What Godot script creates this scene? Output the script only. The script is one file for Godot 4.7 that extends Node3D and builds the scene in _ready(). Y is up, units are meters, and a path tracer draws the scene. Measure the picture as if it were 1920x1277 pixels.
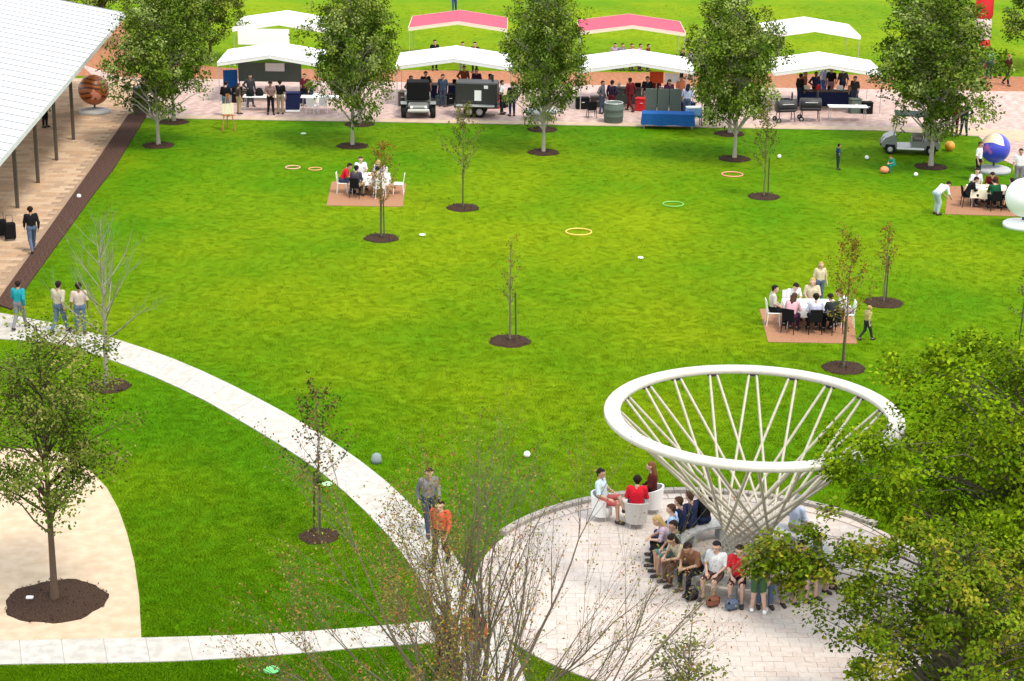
extends Node3D

# ---------------------------------------------------------------- camera model
const F_PX := 3627.0            # focal length in pixels of the 1920 x 1277 photograph
const CAM_H := 19.25            # camera height in metres
var cam_basis := Basis()
var rng := RandomNumberGenerator.new()
var name_count := {}

func ray(px, py):
	return cam_basis * Vector3((px - 960.0) / F_PX, -(py - 638.5) / F_PX, -1.0)

func G(px, py, h = 0.0) -> Vector3:             # the point at height h that lies in this direction
	var d = ray(px, py)
	return Vector3(0, CAM_H, 0) + d * ((h - CAM_H) / d.y)

func at_z(px, py, z) -> Vector3:                # the point at a chosen distance
	var d = ray(px, py)
	return Vector3(0, CAM_H, 0) + d * (z / d.z)

func photo_px(p: Vector3) -> Vector2:
	var q = cam_basis.inverse() * (p - Vector3(0, CAM_H, 0))
	return Vector2(960 + F_PX * q.x / -q.z, 638.5 - F_PX * q.y / -q.z)

func gpoly(list, h = 0.0) -> PackedVector2Array:
	var r := PackedVector2Array()
	for p in list:
		var g = G(p[0], p[1], h)
		r.append(Vector2(g.x, g.z))
	return r

# ---------------------------------------------------------------- materials
func lin(r, g, b) -> Color:                     # linear base colour -> Color property
	return Color(r, g, b).linear_to_srgb()

func mat(c: Color, rough = 0.85, metal = 0.0) -> StandardMaterial3D:
	var m := StandardMaterial3D.new()
	m.albedo_color = c
	m.roughness = rough
	m.metallic = metal
	m.metallic_specular = 0.5 if rough < 0.6 else 0.15
	m.cull_mode = BaseMaterial3D.CULL_DISABLED
	return m

func vmat(rough = 0.8) -> StandardMaterial3D:
	var m = mat(Color(1, 1, 1), rough)
	m.vertex_color_use_as_albedo = true
	return m

func noise_tex(sd, freq, ca: Color, cb: Color, size = 256, octaves = 4, contrast = 1.0) -> ImageTexture:
	var n := FastNoiseLite.new()
	n.seed = sd
	n.frequency = freq
	n.fractal_octaves = octaves
	var src = n.get_seamless_image(size, size)
	src.convert(Image.FORMAT_L8)
	var data = src.get_data()
	var out := PackedByteArray()
	out.resize(size * size * 3)
	var r2 := RandomNumberGenerator.new()
	r2.seed = sd
	for i in size * size:
		var t = clampf((data[i] / 255.0 - 0.5) * contrast + 0.5 + r2.randf_range(-0.12, 0.12), 0, 1)
		var c = ca.lerp(cb, t)
		out[i * 3] = int(c.r * 255)
		out[i * 3 + 1] = int(c.g * 255)
		out[i * 3 + 2] = int(c.b * 255)
	var im = Image.create_from_data(size, size, false, Image.FORMAT_RGB8, out)
	im.generate_mipmaps()
	return ImageTexture.create_from_image(im)

func nmat(sd, ca: Color, cb: Color, metres = 2.0, rough = 0.9, freq = 0.03, contrast = 1.4) -> StandardMaterial3D:
	var m = mat(Color(1, 1, 1), rough)
	m.albedo_texture = noise_tex(sd, freq, ca, cb, 256, 4, contrast)
	m.uv1_triplanar = true
	m.uv1_world_triplanar = true
	m.uv1_scale = Vector3.ONE / metres
	return m

# ---------------------------------------------------------------- mesh builder
class MB:
	var v := PackedVector3Array()
	var n := PackedVector3Array()
	var c := PackedColorArray()
	var ix := PackedInt32Array()
	var colour := Color(1, 1, 1)
	func vert(p: Vector3, nn: Vector3) -> int:
		v.append(p); n.append(nn); c.append(colour)
		return v.size() - 1
	func face(a: int, b: int, d: int):
		var fn = (v[b] - v[a]).cross(v[d] - v[a])
		if fn.dot(n[a] + n[b] + n[d]) > 0:
			ix.append(a); ix.append(d); ix.append(b)
		else:
			ix.append(a); ix.append(b); ix.append(d)
	func quad(p0, p1, p2, p3, nn = null):
		var m = nn
		if m == null:
			m = (p1 - p0).cross(p3 - p0).normalized()
		var a = vert(p0, m); var b = vert(p1, m); var d = vert(p2, m); var e = vert(p3, m)
		face(a, b, d); face(a, d, e)
	func tri(p0, p1, p2):
		var m = (p1 - p0).cross(p2 - p0).normalized()
		var a = vert(p0, m); var b = vert(p1, m); var d = vert(p2, m)
		face(a, b, d)
	func box(ctr: Vector3, size: Vector3, bs := Basis(), bevel := 0.0):
		var h = size * 0.5
		var b = minf(bevel, minf(h.x, minf(h.y, h.z)) * 0.9)
		for ax in 3:
			for s in [-1.0, 1.0]:
				var nn = Vector3.ZERO; nn[ax] = s
				var u = (ax + 1) % 3; var w = (ax + 2) % 3
				var q = []
				for k in [[-1, -1], [1, -1], [1, 1], [-1, 1]]:
					var p = Vector3.ZERO
					p[ax] = s * h[ax]; p[u] = k[0] * (h[u] - b); p[w] = k[1] * (h[w] - b)
					q.append(ctr + bs * p)
				quad(q[0], q[1], q[2], q[3], bs * nn)
		if b <= 0.0:
			return
		for ax in 3:                      # bevelled edges
			var u = (ax + 1) % 3; var w = (ax + 2) % 3
			for su in [-1.0, 1.0]:
				for sw in [-1.0, 1.0]:
					var p0 = Vector3.ZERO; var p1 = Vector3.ZERO
					p0[u] = su * h[u]; p0[w] = sw * (h[w] - b)
					p1[u] = su * (h[u] - b); p1[w] = sw * h[w]
					var e0 = p0; var e1 = p1
					p0[ax] = -(h[ax] - b); p1[ax] = -(h[ax] - b); e0[ax] = h[ax] - b; e1[ax] = h[ax] - b
					var nn = Vector3.ZERO; nn[u] = su; nn[w] = sw
					quad(ctr + bs * p0, ctr + bs * p1, ctr + bs * e1, ctr + bs * e0, (bs * nn).normalized())
	func tube(pts: Array, radii: Array, sides := 8, caps := true):
		var base := -1
		var ref = Vector3(0.13, 0.2, 0.97)
		for i in pts.size():
			var d: Vector3
			if i == 0: d = pts[1] - pts[0]
			elif i == pts.size() - 1: d = pts[i] - pts[i - 1]
			else: d = pts[i + 1] - pts[i - 1]
			d = d.normalized()
			var x = ref - d * ref.dot(d)
			if x.length() < 0.05: x = Vector3(1, 0, 0) - d * d.x
			x = x.normalized()
			ref = x
			var y = d.cross(x)
			var first = v.size()
			for k in sides:
				var a = TAU * k / sides
				var nn = x * cos(a) + y * sin(a)
				vert(pts[i] + nn * radii[i], nn)
			if base >= 0:
				for k in sides:
					var k2 = (k + 1) % sides
					face(base + k, base + k2, first + k2); face(base + k, first + k2, first + k)
			base = first
			if caps and (i == 0 or i == pts.size() - 1):
				var cn = -d if i == 0 else d
				var cc = vert(pts[i], cn)
				var f2 = v.size()
				for k in sides: vert(v[first + k], cn)
				for k in sides: face(cc, f2 + k, f2 + (k + 1) % sides)
	func rod(a: Vector3, b: Vector3, r: float, sides := 8):
		tube([a, b], [r, r], sides)
	func lathe(prof: Array, segs := 24, o := Vector3.ZERO, bs := Basis()):    # prof: Vector2(radius, y)
		var m = prof.size()
		var first = v.size()
		for j in m:
			var t: Vector2
			if j == 0: t = prof[1] - prof[0]
			elif j == m - 1: t = prof[j] - prof[j - 1]
			else: t = (prof[j + 1] - prof[j]).normalized() + (prof[j] - prof[j - 1]).normalized()
			var nn2 = Vector2(t.y, -t.x).normalized()
			for k in segs:
				var a = TAU * k / segs
				var e = Vector3(cos(a), 0, sin(a))
				vert(o + bs * (e * prof[j].x + Vector3(0, prof[j].y, 0)), bs * (e * nn2.x + Vector3(0, nn2.y, 0)).normalized())
		for j in m - 1:
			for k in segs:
				var k2 = (k + 1) % segs
				var a = first + j * segs + k; var b = first + j * segs + k2
				var d = a + segs; var e = b + segs
				face(a, b, e); face(a, e, d)
	func ball(o: Vector3, r: float, segs := 14, squash := 1.0):
		var pr = []
		for j in segs / 2 + 1:
			var a = -PI / 2 + PI * j / (segs / 2)
			pr.append(Vector2(maxf(cos(a) * r, 0.0001), sin(a) * r * squash))
		lathe(pr, segs, o)
	func prism(poly: PackedVector2Array, y0: float, y1: float):     # ground polygon, x and z
		var t = Geometry2D.triangulate_polygon(poly)
		for y in ([y1] if y0 == y1 else [y1, y0]):
			var up = Vector3.UP if y == y1 else Vector3.DOWN
			var first = v.size()
			for p in poly: vert(Vector3(p.x, y, p.y), up)
			for i in range(0, t.size(), 3): face(first + t[i], first + t[i + 1], first + t[i + 2])
		if y1 > y0:
			var ctr = Vector2.ZERO
			for p in poly: ctr += p / poly.size()
			var cw = Geometry2D.is_polygon_clockwise(poly)
			for i in poly.size():
				var a = poly[i]; var b = poly[(i + 1) % poly.size()]
				var e = (b - a).normalized()
				var o = Vector2(e.y, -e.x)
				if cw: o = -o
				quad(Vector3(a.x, y0, a.y), Vector3(b.x, y0, b.y), Vector3(b.x, y1, b.y), Vector3(a.x, y1, a.y), Vector3(o.x, 0, o.y))
	func profile(poly: PackedVector2Array, z0: float, z1: float):   # outline in x, y pushed out along z
		var t = Geometry2D.triangulate_polygon(poly)
		for z in [z0, z1]:
			var nn = Vector3(0, 0, -1) if z == z0 else Vector3(0, 0, 1)
			var first = v.size()
			for p in poly: vert(Vector3(p.x, p.y, z), nn)
			for i in range(0, t.size(), 3): face(first + t[i], first + t[i + 1], first + t[i + 2])
		var cw = Geometry2D.is_polygon_clockwise(poly)
		for i in poly.size():
			var a = poly[i]; var b = poly[(i + 1) % poly.size()]
			var e = (b - a).normalized()
			var o = Vector2(e.y, -e.x)
			if cw: o = -o
			quad(Vector3(a.x, a.y, z0), Vector3(b.x, b.y, z0), Vector3(b.x, b.y, z1), Vector3(a.x, a.y, z1), Vector3(o.x, o.y, 0))
	func torus(o: Vector3, R: float, r: float, segs := 32, sides := 8):
		var first = v.size()
		for i in segs:
			var a = TAU * i / segs
			var e = Vector3(cos(a), 0, sin(a))
			for k in sides:
				var b = TAU * k / sides
				var nn = e * cos(b) + Vector3.UP * sin(b)
				vert(o + e * R + nn * r, nn)
		for i in segs:
			for k in sides:
				var i2 = (i + 1) % segs; var k2 = (k + 1) % sides
				var a = first + i * sides + k; var b = first + i2 * sides + k
				var d = first + i2 * sides + k2; var e = first + i * sides + k2
				face(a, b, d); face(a, d, e)
	func leaf(p: Vector3, along: Vector3, side: Vector3, l: float, w: float, col: Color):
		var nn = along.cross(side).normalized()
		var i0 = v.size()
		var mid = p + along * l * 0.45
		v.append(p); v.append(mid + side * w * 0.5 + nn * w * 0.12); v.append(p + along * l); v.append(mid - side * w * 0.5 + nn * w * 0.12)
		n.append(nn); n.append((nn - side * 0.25).normalized()); n.append(nn); n.append((nn + side * 0.25).normalized())
		c.append(col); c.append(col); c.append(col); c.append(col)
		ix.append(i0); ix.append(i0 + 1); ix.append(i0 + 2); ix.append(i0); ix.append(i0 + 2); ix.append(i0 + 3)
	func mesh() -> ArrayMesh:
		var a = []
		a.resize(Mesh.ARRAY_MAX)
		a[Mesh.ARRAY_VERTEX] = v; a[Mesh.ARRAY_NORMAL] = n; a[Mesh.ARRAY_COLOR] = c; a[Mesh.ARRAY_INDEX] = ix
		var m := ArrayMesh.new()
		m.add_surface_from_arrays(Mesh.PRIMITIVE_TRIANGLES, a)
		return m

# ---------------------------------------------------------------- scene helpers
func numbered(called):
	var k = name_count.get(called, 0)
	name_count[called] = k + 1
	return called if k == 0 else "%s_%03d" % [called, k]

func tag(o, label, category, group = "", kind = ""):
	o.set_meta("label", label); o.set_meta("category", category)
	if group: o.set_meta("group", group)
	if kind: o.set_meta("kind", kind)
	return o

func thing(called, label, category, pos = Vector3.ZERO, yaw = 0.0, group = "") -> Node3D:
	var o := Node3D.new()
	o.name = numbered(called)
	add_child(o)
	o.position = pos
	o.rotation.y = deg_to_rad(yaw)
	return tag(o, label, category, group)

func part(called, shape, m, parent) -> MeshInstance3D:
	var o := MeshInstance3D.new()
	o.mesh = shape.mesh() if shape is MB else shape
	o.material_override = m
	o.name = called
	parent.add_child(o, true)
	return o

func solo(called, shape, m, label, category, pos = Vector3.ZERO, group = "") -> MeshInstance3D:
	var o = part(numbered(called), shape, m, self)
	o.position = pos
	return tag(o, label, category, group)

func struct(called, shape, m) -> MeshInstance3D:
	var o = part(called, shape, m, self)
	o.set_meta("kind", "structure")
	return o

func dup(root, pos, yaw, label, group = "") -> Node3D:
	var base_name = str(root.name)
	if base_name.length() > 4 and base_name[-4] == "_": base_name = base_name.substr(0, base_name.length() - 4)
	var r = root.duplicate()
	r.name = numbered(base_name)
	add_child(r)
	r.position = pos
	r.rotation.y = deg_to_rad(yaw)
	r.set_meta("label", label)
	if group: r.set_meta("group", group)
	return r

func poly_sheet(poly: PackedVector2Array, y) -> MB:
	var b := MB.new()
	b.prism(poly, y, y)
	return b

# ---------------------------------------------------------------- people: bones -> smooth field -> surface nets
var pose_cache := {}
var head_net
var hand_net

func nets(bones: Array, cell: float, k: float) -> Dictionary:
	var lo = Vector3.ONE * 1e9
	var hi = Vector3.ONE * -1e9
	for b in bones:
		var r = maxf(b[2], b[3]) + cell * 2.5
		lo = lo.min(b[0].min(b[1]) - Vector3.ONE * r)
		hi = hi.max(b[0].max(b[1]) + Vector3.ONE * r)
	var nx = int((hi.x - lo.x) / cell) + 2
	var ny = int((hi.y - lo.y) / cell) + 2
	var nz = int((hi.z - lo.z) / cell) + 2
	var f := PackedFloat32Array(); f.resize(nx * ny * nz); f.fill(9.0)
	var best := PackedFloat32Array(); best.resize(nx * ny * nz); best.fill(9.0)
	var grp := PackedInt32Array(); grp.resize(nx * ny * nz)
	for b in bones:
		var a: Vector3 = b[0]
		var ab: Vector3 = b[1] - b[0]
		var l2 = maxf(ab.length_squared(), 1e-8)
		var r0: float = b[2]
		var r1: float = b[3]
		var mg = maxf(r0, r1) + k + cell * 1.5
		var l3 = ((b[0].min(b[1]) - Vector3.ONE * mg - lo) / cell).floor()
		var h3 = ((b[0].max(b[1]) + Vector3.ONE * mg - lo) / cell).ceil()
		for z in range(maxi(0, int(l3.z)), mini(nz, int(h3.z) + 1)):
			for y in range(maxi(0, int(l3.y)), mini(ny, int(h3.y) + 1)):
				for x in range(maxi(0, int(l3.x)), mini(nx, int(h3.x) + 1)):
					var p = lo + Vector3(x, y, z) * cell - a
					var t = clampf(p.dot(ab) / l2, 0, 1)
					var d = (p - ab * t).length() - lerpf(r0, r1, t)
					var i = x + nx * (y + ny * z)
					if d < best[i]:
						best[i] = d
						grp[i] = b[4]
					var o = f[i]
					var h = maxf(k - absf(o - d), 0.0) / k
					f[i] = minf(o, d) - h * h * k * 0.25
	var vid := PackedInt32Array(); vid.resize(nx * ny * nz); vid.fill(-1)
	var v := PackedVector3Array()
	var g := PackedInt32Array()
	var off = [0, 1, nx, nx + 1, nx * ny, nx * ny + 1, nx * ny + nx, nx * ny + nx + 1]
	var pos = [Vector3(0, 0, 0), Vector3(1, 0, 0), Vector3(0, 1, 0), Vector3(1, 1, 0), Vector3(0, 0, 1), Vector3(1, 0, 1), Vector3(0, 1, 1), Vector3(1, 1, 1)]
	var edges = [[0, 1], [2, 3], [4, 5], [6, 7], [0, 2], [1, 3], [4, 6], [5, 7], [0, 4], [1, 5], [2, 6], [3, 7]]
	for z in nz - 1:
		for y in ny - 1:
			var row = nx * (y + ny * z)
			for x in nx - 1:
				var i = row + x
				if f[i] > cell * 2.0: continue
				var neg = 0
				for o in off:
					if f[i + o] < 0: neg += 1
				if neg == 0 or neg == 8: continue
				var s = Vector3.ZERO
				var cnt = 0
				for e in edges:
					var fa = f[i + off[e[0]]]
					var fb = f[i + off[e[1]]]
					if (fa < 0) != (fb < 0):
						s += pos[e[0]].lerp(pos[e[1]], fa / (fa - fb))
						cnt += 1
				vid[i] = v.size()
				v.append(lo + (Vector3(x, y, z) + s / cnt) * cell)
				g.append(grp[i])
	var ix := PackedInt32Array()
	var strides = [1, nx, nx * ny]
	for z in range(1, nz - 1):
		for y in range(1, ny - 1):
			for x in range(1, nx - 1):
				var i = x + nx * (y + ny * z)
				if f[i] > cell * 2.0: continue
				for ax in 3:
					var j = i + strides[ax]
					if (f[i] < 0) == (f[j] < 0): continue
					var u = strides[(ax + 1) % 3]
					var w = strides[(ax + 2) % 3]
					var q = [vid[i - u - w], vid[i - w], vid[i], vid[i - u]]
					if q.min() < 0: continue
					if f[i] < 0:
						for m in [0, 2, 1, 0, 3, 2]: ix.append(q[m])
					else:
						for m in [0, 1, 2, 0, 2, 3]: ix.append(q[m])
	return {"v": v, "g": g, "ix": ix}

func smooth_normals(d: Dictionary):
	var n := PackedVector3Array(); n.resize(d.v.size())
	for i in range(0, d.ix.size(), 3):
		var a = d.ix[i]; var b = d.ix[i + 1]; var c = d.ix[i + 2]
		var fn = (d.v[c] - d.v[a]).cross(d.v[b] - d.v[a])
		n[a] += fn; n[b] += fn; n[c] += fn
	for i in n.size(): n[i] = n[i].normalized()
	d.n = n

func join_net(a: Dictionary, b: Dictionary, xf: Transform3D):
	var o = a.v.size()
	var flip = xf.basis.determinant() < 0
	for i in b.v.size():
		a.v.append(xf * b.v[i])
		a.g.append(b.g[i])
	for i in range(0, b.ix.size(), 3):
		a.ix.append(b.ix[i] + o)
		a.ix.append(b.ix[i + (2 if flip else 1)] + o)
		a.ix.append(b.ix[i + (1 if flip else 2)] + o)

func make_head_and_hand():
	var V = func(x, y, z): return Vector3(x, y, z)
	# head: origin at its middle, face to +z. groups: 0 skin, 8 hair, 9 eye, 10 lips
	var hb = [
		[V.call(0, 0.035, -0.02), V.call(0, 0.03, 0.015), 0.085, 0.08, 0],
		[V.call(0, -0.01, 0.02), V.call(0, -0.075, 0.045), 0.068, 0.04, 0],
		[V.call(0, 0.0, 0.085), V.call(0, -0.035, 0.108), 0.012, 0.016, 0],
		[V.call(-0.035, 0.022, 0.086), V.call(0.035, 0.022, 0.086), 0.012, 0.012, 0],
		[V.call(-0.085, -0.01, -0.005), V.call(-0.088, 0.02, -0.012), 0.014, 0.018, 0],
		[V.call(0.085, -0.01, -0.005), V.call(0.088, 0.02, -0.012), 0.014, 0.018, 0],
		[V.call(-0.018, -0.06, 0.085), V.call(0.018, -0.06, 0.085), 0.009, 0.009, 0],
		[V.call(0, -0.06, -0.02), V.call(0, -0.14, -0.03), 0.052, 0.055, 0]]
	head_net = nets(hb, 0.0115, 0.03)
	for i in head_net.v.size():
		var p = head_net.v[i]
		if p.y > -0.1 and (p.y > 0.068 or p.z < -0.03 - maxf(0, -p.y) * 0.3 or (p.z < 0.02 and p.y > 0.03)) and p.y > -0.085: head_net.g[i] = 8
		elif (p - V.call(-0.034, 0.004, 0.088)).length() < 0.016 or (p - V.call(0.034, 0.004, 0.088)).length() < 0.016: head_net.g[i] = 9
		elif (p - V.call(0, -0.06, 0.093)).length() < 0.017: head_net.g[i] = 10
	# right hand: wrist at the origin, fingers along +y, palm to +z, thumb to +x
	var xs = [0.032, 0.011, -0.011, -0.031]
	var ln = [0.068, 0.078, 0.072, 0.056]
	var b = []
	for i in 4:
		b.append([V.call(xs[i] * 0.6, 0.0, 0), V.call(xs[i], 0.088, 0), 0.016, 0.0125, 0])
		var k = V.call(xs[i], 0.088, 0)
		var k1 = k + V.call(xs[i] * 0.1, ln[i] * 0.42, 0.010)
		var k2 = k1 + V.call(0, ln[i] * 0.30, 0.014)
		var k3 = k2 + V.call(0, ln[i] * 0.18, 0.017)
		b.append([k, k1, 0.0092, 0.0085, 0]); b.append([k1, k2, 0.0085, 0.008, 0]); b.append([k2, k3, 0.008, 0.007, 0])
	b.append([V.call(0.022, 0.02, 0.006), V.call(0.052, 0.055, 0.018), 0.015, 0.0105, 0])
	b.append([V.call(0.052, 0.055, 0.018), V.call(0.058, 0.092, 0.026), 0.0105, 0.0085, 0])
	b.append([V.call(0, -0.04, 0), V.call(0, 0.02, 0), 0.025, 0.024, 0])
	hand_net = nets(b, 0.0085, 0.007)

func pose_net(kind: String) -> Dictionary:
	if pose_cache.has(kind): return pose_cache[kind]
	# joints: pelvis, chest, neck, head; then left / right limbs; facing +z
	var J = {}
	var pel = Vector3(0, 0.93, 0); var che = Vector3(0, 1.27, 0); var sh_y = 0.13
	var lean = 0.0
	var hip = [Vector3(-0.09, -0.03, 0), Vector3(0.09, -0.03, 0)]
	var knee = [Vector3(-0.1, 0.5, 0.02), Vector3(0.1, 0.5, 0.02)]
	var ank = [Vector3(-0.11, 0.09, -0.02), Vector3(0.11, 0.09, -0.02)]
	var elb = [Vector3(-0.25, 1.13, -0.03), Vector3(0.25, 1.13, -0.03)]
	var wri = [Vector3(-0.27, 0.88, 0.06), Vector3(0.27, 0.88, 0.06)]
	var nod = 0.1
	match kind:
		"walk":
			knee = [Vector3(-0.09, 0.5, 0.16), Vector3(0.09, 0.49, -0.04)]
			ank = [Vector3(-0.09, 0.09, 0.28), Vector3(0.09, 0.15, -0.36)]
			elb = [Vector3(-0.24, 1.13, -0.12), Vector3(0.24, 1.14, 0.06)]
			wri = [Vector3(-0.24, 0.9, -0.06), Vector3(0.22, 0.93, 0.22)]
			lean = 0.06
		"reach":
			elb = [Vector3(-0.26, 1.12, 0.06), Vector3(0.26, 1.12, 0.06)]
			wri = [Vector3(-0.16, 1.06, 0.3), Vector3(0.18, 1.02, 0.3)]
			lean = 0.15; nod = 0.45
			ank = [Vector3(-0.14, 0.09, -0.06), Vector3(0.13, 0.09, 0.04)]
		"hips":
			elb = [Vector3(-0.36, 1.16, -0.06), Vector3(0.25, 1.13, -0.03)]
			wri = [Vector3(-0.19, 1.0, 0.03), Vector3(0.27, 0.88, 0.06)]
			ank = [Vector3(-0.16, 0.09, -0.02), Vector3(0.13, 0.09, 0.05)]
		"bend":
			lean = 1.05; nod = 0.5
			pel = Vector3(0, 0.9, -0.12)
			elb = [Vector3(-0.25, 0.86, 0.32), Vector3(0.25, 0.86, 0.32)]
			wri = [Vector3(-0.17, 0.7, 0.5), Vector3(0.17, 0.7, 0.5)]
			ank = [Vector3(-0.14, 0.09, -0.1), Vector3(0.13, 0.09, -0.02)]
			knee = [Vector3(-0.12, 0.5, 0.0), Vector3(0.12, 0.5, 0.05)]
		"sit", "lean", "cross":
			pel = Vector3(0, 0.56, 0)
			knee = [Vector3(-0.14, 0.52, 0.42), Vector3(0.14, 0.52, 0.42)]
			ank = [Vector3(-0.13, 0.09, 0.40), Vector3(0.13, 0.09, 0.44)]
			lean = 0.05
			elb = [Vector3(-0.25, 0.78, 0.05), Vector3(0.25, 0.78, 0.05)]
			wri = [Vector3(-0.13, 0.64, 0.26), Vector3(0.13, 0.64, 0.26)]
			if kind == "lean":
				lean = 0.5; nod = 0.3
				elb = [Vector3(-0.24, 0.74, 0.27), Vector3(0.24, 0.74, 0.27)]
				wri = [Vector3(-0.08, 0.7, 0.48), Vector3(0.08, 0.68, 0.48)]
			if kind == "cross":
				lean = -0.12
				knee = [Vector3(-0.12, 0.52, 0.43), Vector3(0.06, 0.64, 0.42)]
				ank = [Vector3(-0.12, 0.09, 0.46), Vector3(-0.16, 0.42, 0.64)]
				elb = [Vector3(-0.3, 0.76, 0.0), Vector3(0.3, 0.76, 0.0)]
				wri = [Vector3(-0.3, 0.7, 0.25), Vector3(0.16, 0.7, 0.26)]
	var B = Basis(Vector3.RIGHT, lean)
	var up = func(v): return pel + B * v
	che = up.call(Vector3(0, 0.33, 0))
	var bones = []
	for s in [-1.0, 1.0]:
		bones.append([up.call(Vector3(s * 0.075, 0.0, 0)), up.call(Vector3(s * 0.06, 0.08, 0.0)), 0.108, 0.09, 4])
		bones.append([up.call(Vector3(s * 0.055, 0.1, 0.005)), up.call(Vector3(s * 0.075, 0.36, -0.005)), 0.098, 0.112, 1])
		bones.append([up.call(Vector3(s * 0.07, 0.42, -0.01)), up.call(Vector3(s * 0.165, 0.47, -0.01)), 0.075, 0.06, 1])
	for i in 2:
		var s = -1.0 if i == 0 else 1.0
		var shd = up.call(Vector3(s * 0.19, 0.46, -0.01))
		bones.append([shd, elb[i], 0.056, 0.042, 2])
		bones.append([elb[i], wri[i], 0.042, 0.029, 3])
		bones.append([pel + hip[i], knee[i], 0.088, 0.06, 5])
		bones.append([knee[i], ank[i], 0.06, 0.042, 6])
		var fwd = (knee[i] - ank[i])
		var toe = Vector3(s * 0.03, -0.045, 0.16)
		if ank[i].y > 0.12 and kind == "walk": toe = Vector3(0, -0.1, 0.12)
		if ank[i].y > 0.3: toe = Vector3(-0.1, 0.02, 0.12)
		bones.append([ank[i] + Vector3(0, -0.045, -0.03), ank[i] + toe, 0.045, 0.04, 7])
	bones.append([up.call(Vector3(0, 0.45, -0.01)), up.call(Vector3(0, 0.57, 0.015)), 0.062, 0.05, 0])
	var d = nets(bones, 0.027, 0.035)
	var HB = Basis(Vector3.RIGHT, lean * 0.55 + nod)
	var head_at = up.call(Vector3(0, 0.665, 0.03))
	join_net(d, head_net, Transform3D(HB.scaled(Vector3.ONE * 1.06), head_at))
	for i in 2:
		var dir = (wri[i] - elb[i]).normalized()
		var s = -1.0 if i == 0 else 1.0
		var inward = Vector3(-s, 0, 0.15)
		if kind in ["reach", "lean", "sit", "bend", "cross"]: inward = Vector3(-s * 0.3, -1, 0)
		inward = (inward - dir * inward.dot(dir)).normalized()
		var side = dir.cross(inward)
		# thumb towards the front / the middle
		var want = Vector3(0, 0, 1) if kind in ["stand", "walk", "hips"] else Vector3(-s, 0, 0.2)
		if side.dot(want) < 0: side = -side
		join_net(d, hand_net, Transform3D(Basis(side, dir, inward), wri[i] + dir * 0.02))
	smooth_normals(d)
	d.head = Transform3D(HB, head_at)
	pose_cache[kind] = d
	return d

func net_mesh(d: Dictionary, groups, puff: float, face_marks := false, loose := false) -> ArrayMesh:
	var v := PackedVector3Array()
	var n := PackedVector3Array()
	var c := PackedColorArray()
	var ix := PackedInt32Array()
	var remap := {}
	for i in range(0, d.ix.size(), 3):
		if groups != null:
			var hit = int(groups.has(d.g[d.ix[i]])) + int(groups.has(d.g[d.ix[i + 1]])) + int(groups.has(d.g[d.ix[i + 2]]))
			if hit < (1 if loose else 3): continue
		for k in 3:
			var j = d.ix[i + k]
			if not remap.has(j):
				remap[j] = v.size()
				v.append(d.v[j] + d.n[j] * puff)
				n.append(d.n[j])
				var col = Color(1, 1, 1)
				if face_marks and d.g[j] == 9: col = Color(0.12, 0.1, 0.1)
				if face_marks and d.g[j] == 10: col = Color(0.75, 0.4, 0.4)
				c.append(col)
			ix.append(remap[j])
	var a = []
	a.resize(Mesh.ARRAY_MAX)
	a[Mesh.ARRAY_VERTEX] = v; a[Mesh.ARRAY_NORMAL] = n; a[Mesh.ARRAY_COLOR] = c; a[Mesh.ARRAY_INDEX] = ix
	var m := ArrayMesh.new()
	m.add_surface_from_arrays(Mesh.PRIMITIVE_TRIANGLES, a)
	return m

var mesh_cache := {}
func pose_mesh(kind, what, groups, puff) -> ArrayMesh:
	var key = kind + what
	if not mesh_cache.has(key): mesh_cache[key] = net_mesh(pose_net(kind), groups, puff, what == "body", what.begins_with("shirt"))
	return mesh_cache[key]

func long_hair_mesh(kind) -> ArrayMesh:
	var key = kind + "longhair"
	if not mesh_cache.has(key):
		var d = nets([
			[Vector3(0, 0.045, -0.035), Vector3(0, 0.05, 0.0), 0.098, 0.09, 8],
			[Vector3(-0.06, 0.0, -0.05), Vector3(-0.075, -0.2, -0.07), 0.05, 0.035, 8],
			[Vector3(0.06, 0.0, -0.05), Vector3(0.075, -0.2, -0.07), 0.05, 0.035, 8],
			[Vector3(0.0, 0.0, -0.07), Vector3(0, -0.24, -0.1), 0.06, 0.045, 8]], 0.017, 0.03)
		var t: Transform3D = pose_net(kind).head
		for i in d.v.size(): d.v[i] = t * d.v[i]
		smooth_normals(d)
		mesh_cache[key] = net_mesh(d, null, 0.0)
	return mesh_cache[key]

var cloth_mats := {}
var weave = null
func cloth(c: Color, rough = 0.9):
	var key = c.to_html() + str(rough)
	if not cloth_mats.has(key):
		var m = mat(c, rough)
		if rough > 0.8:                                   # woven cloth with slight unevenness
			if weave == null: weave = noise_tex(91, 0.05, Color(0.88, 0.88, 0.89), Color(1, 1, 1), 128, 4, 1.4)
			m.albedo_texture = weave
			m.uv1_triplanar = true
			m.uv1_scale = Vector3.ONE * 2.6
		cloth_mats[key] = m
	return cloth_mats[key]

const SKIN := {"light": [0.52, 0.32, 0.23], "tan": [0.4, 0.23, 0.15], "brown": [0.2, 0.1, 0.06]}
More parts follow.
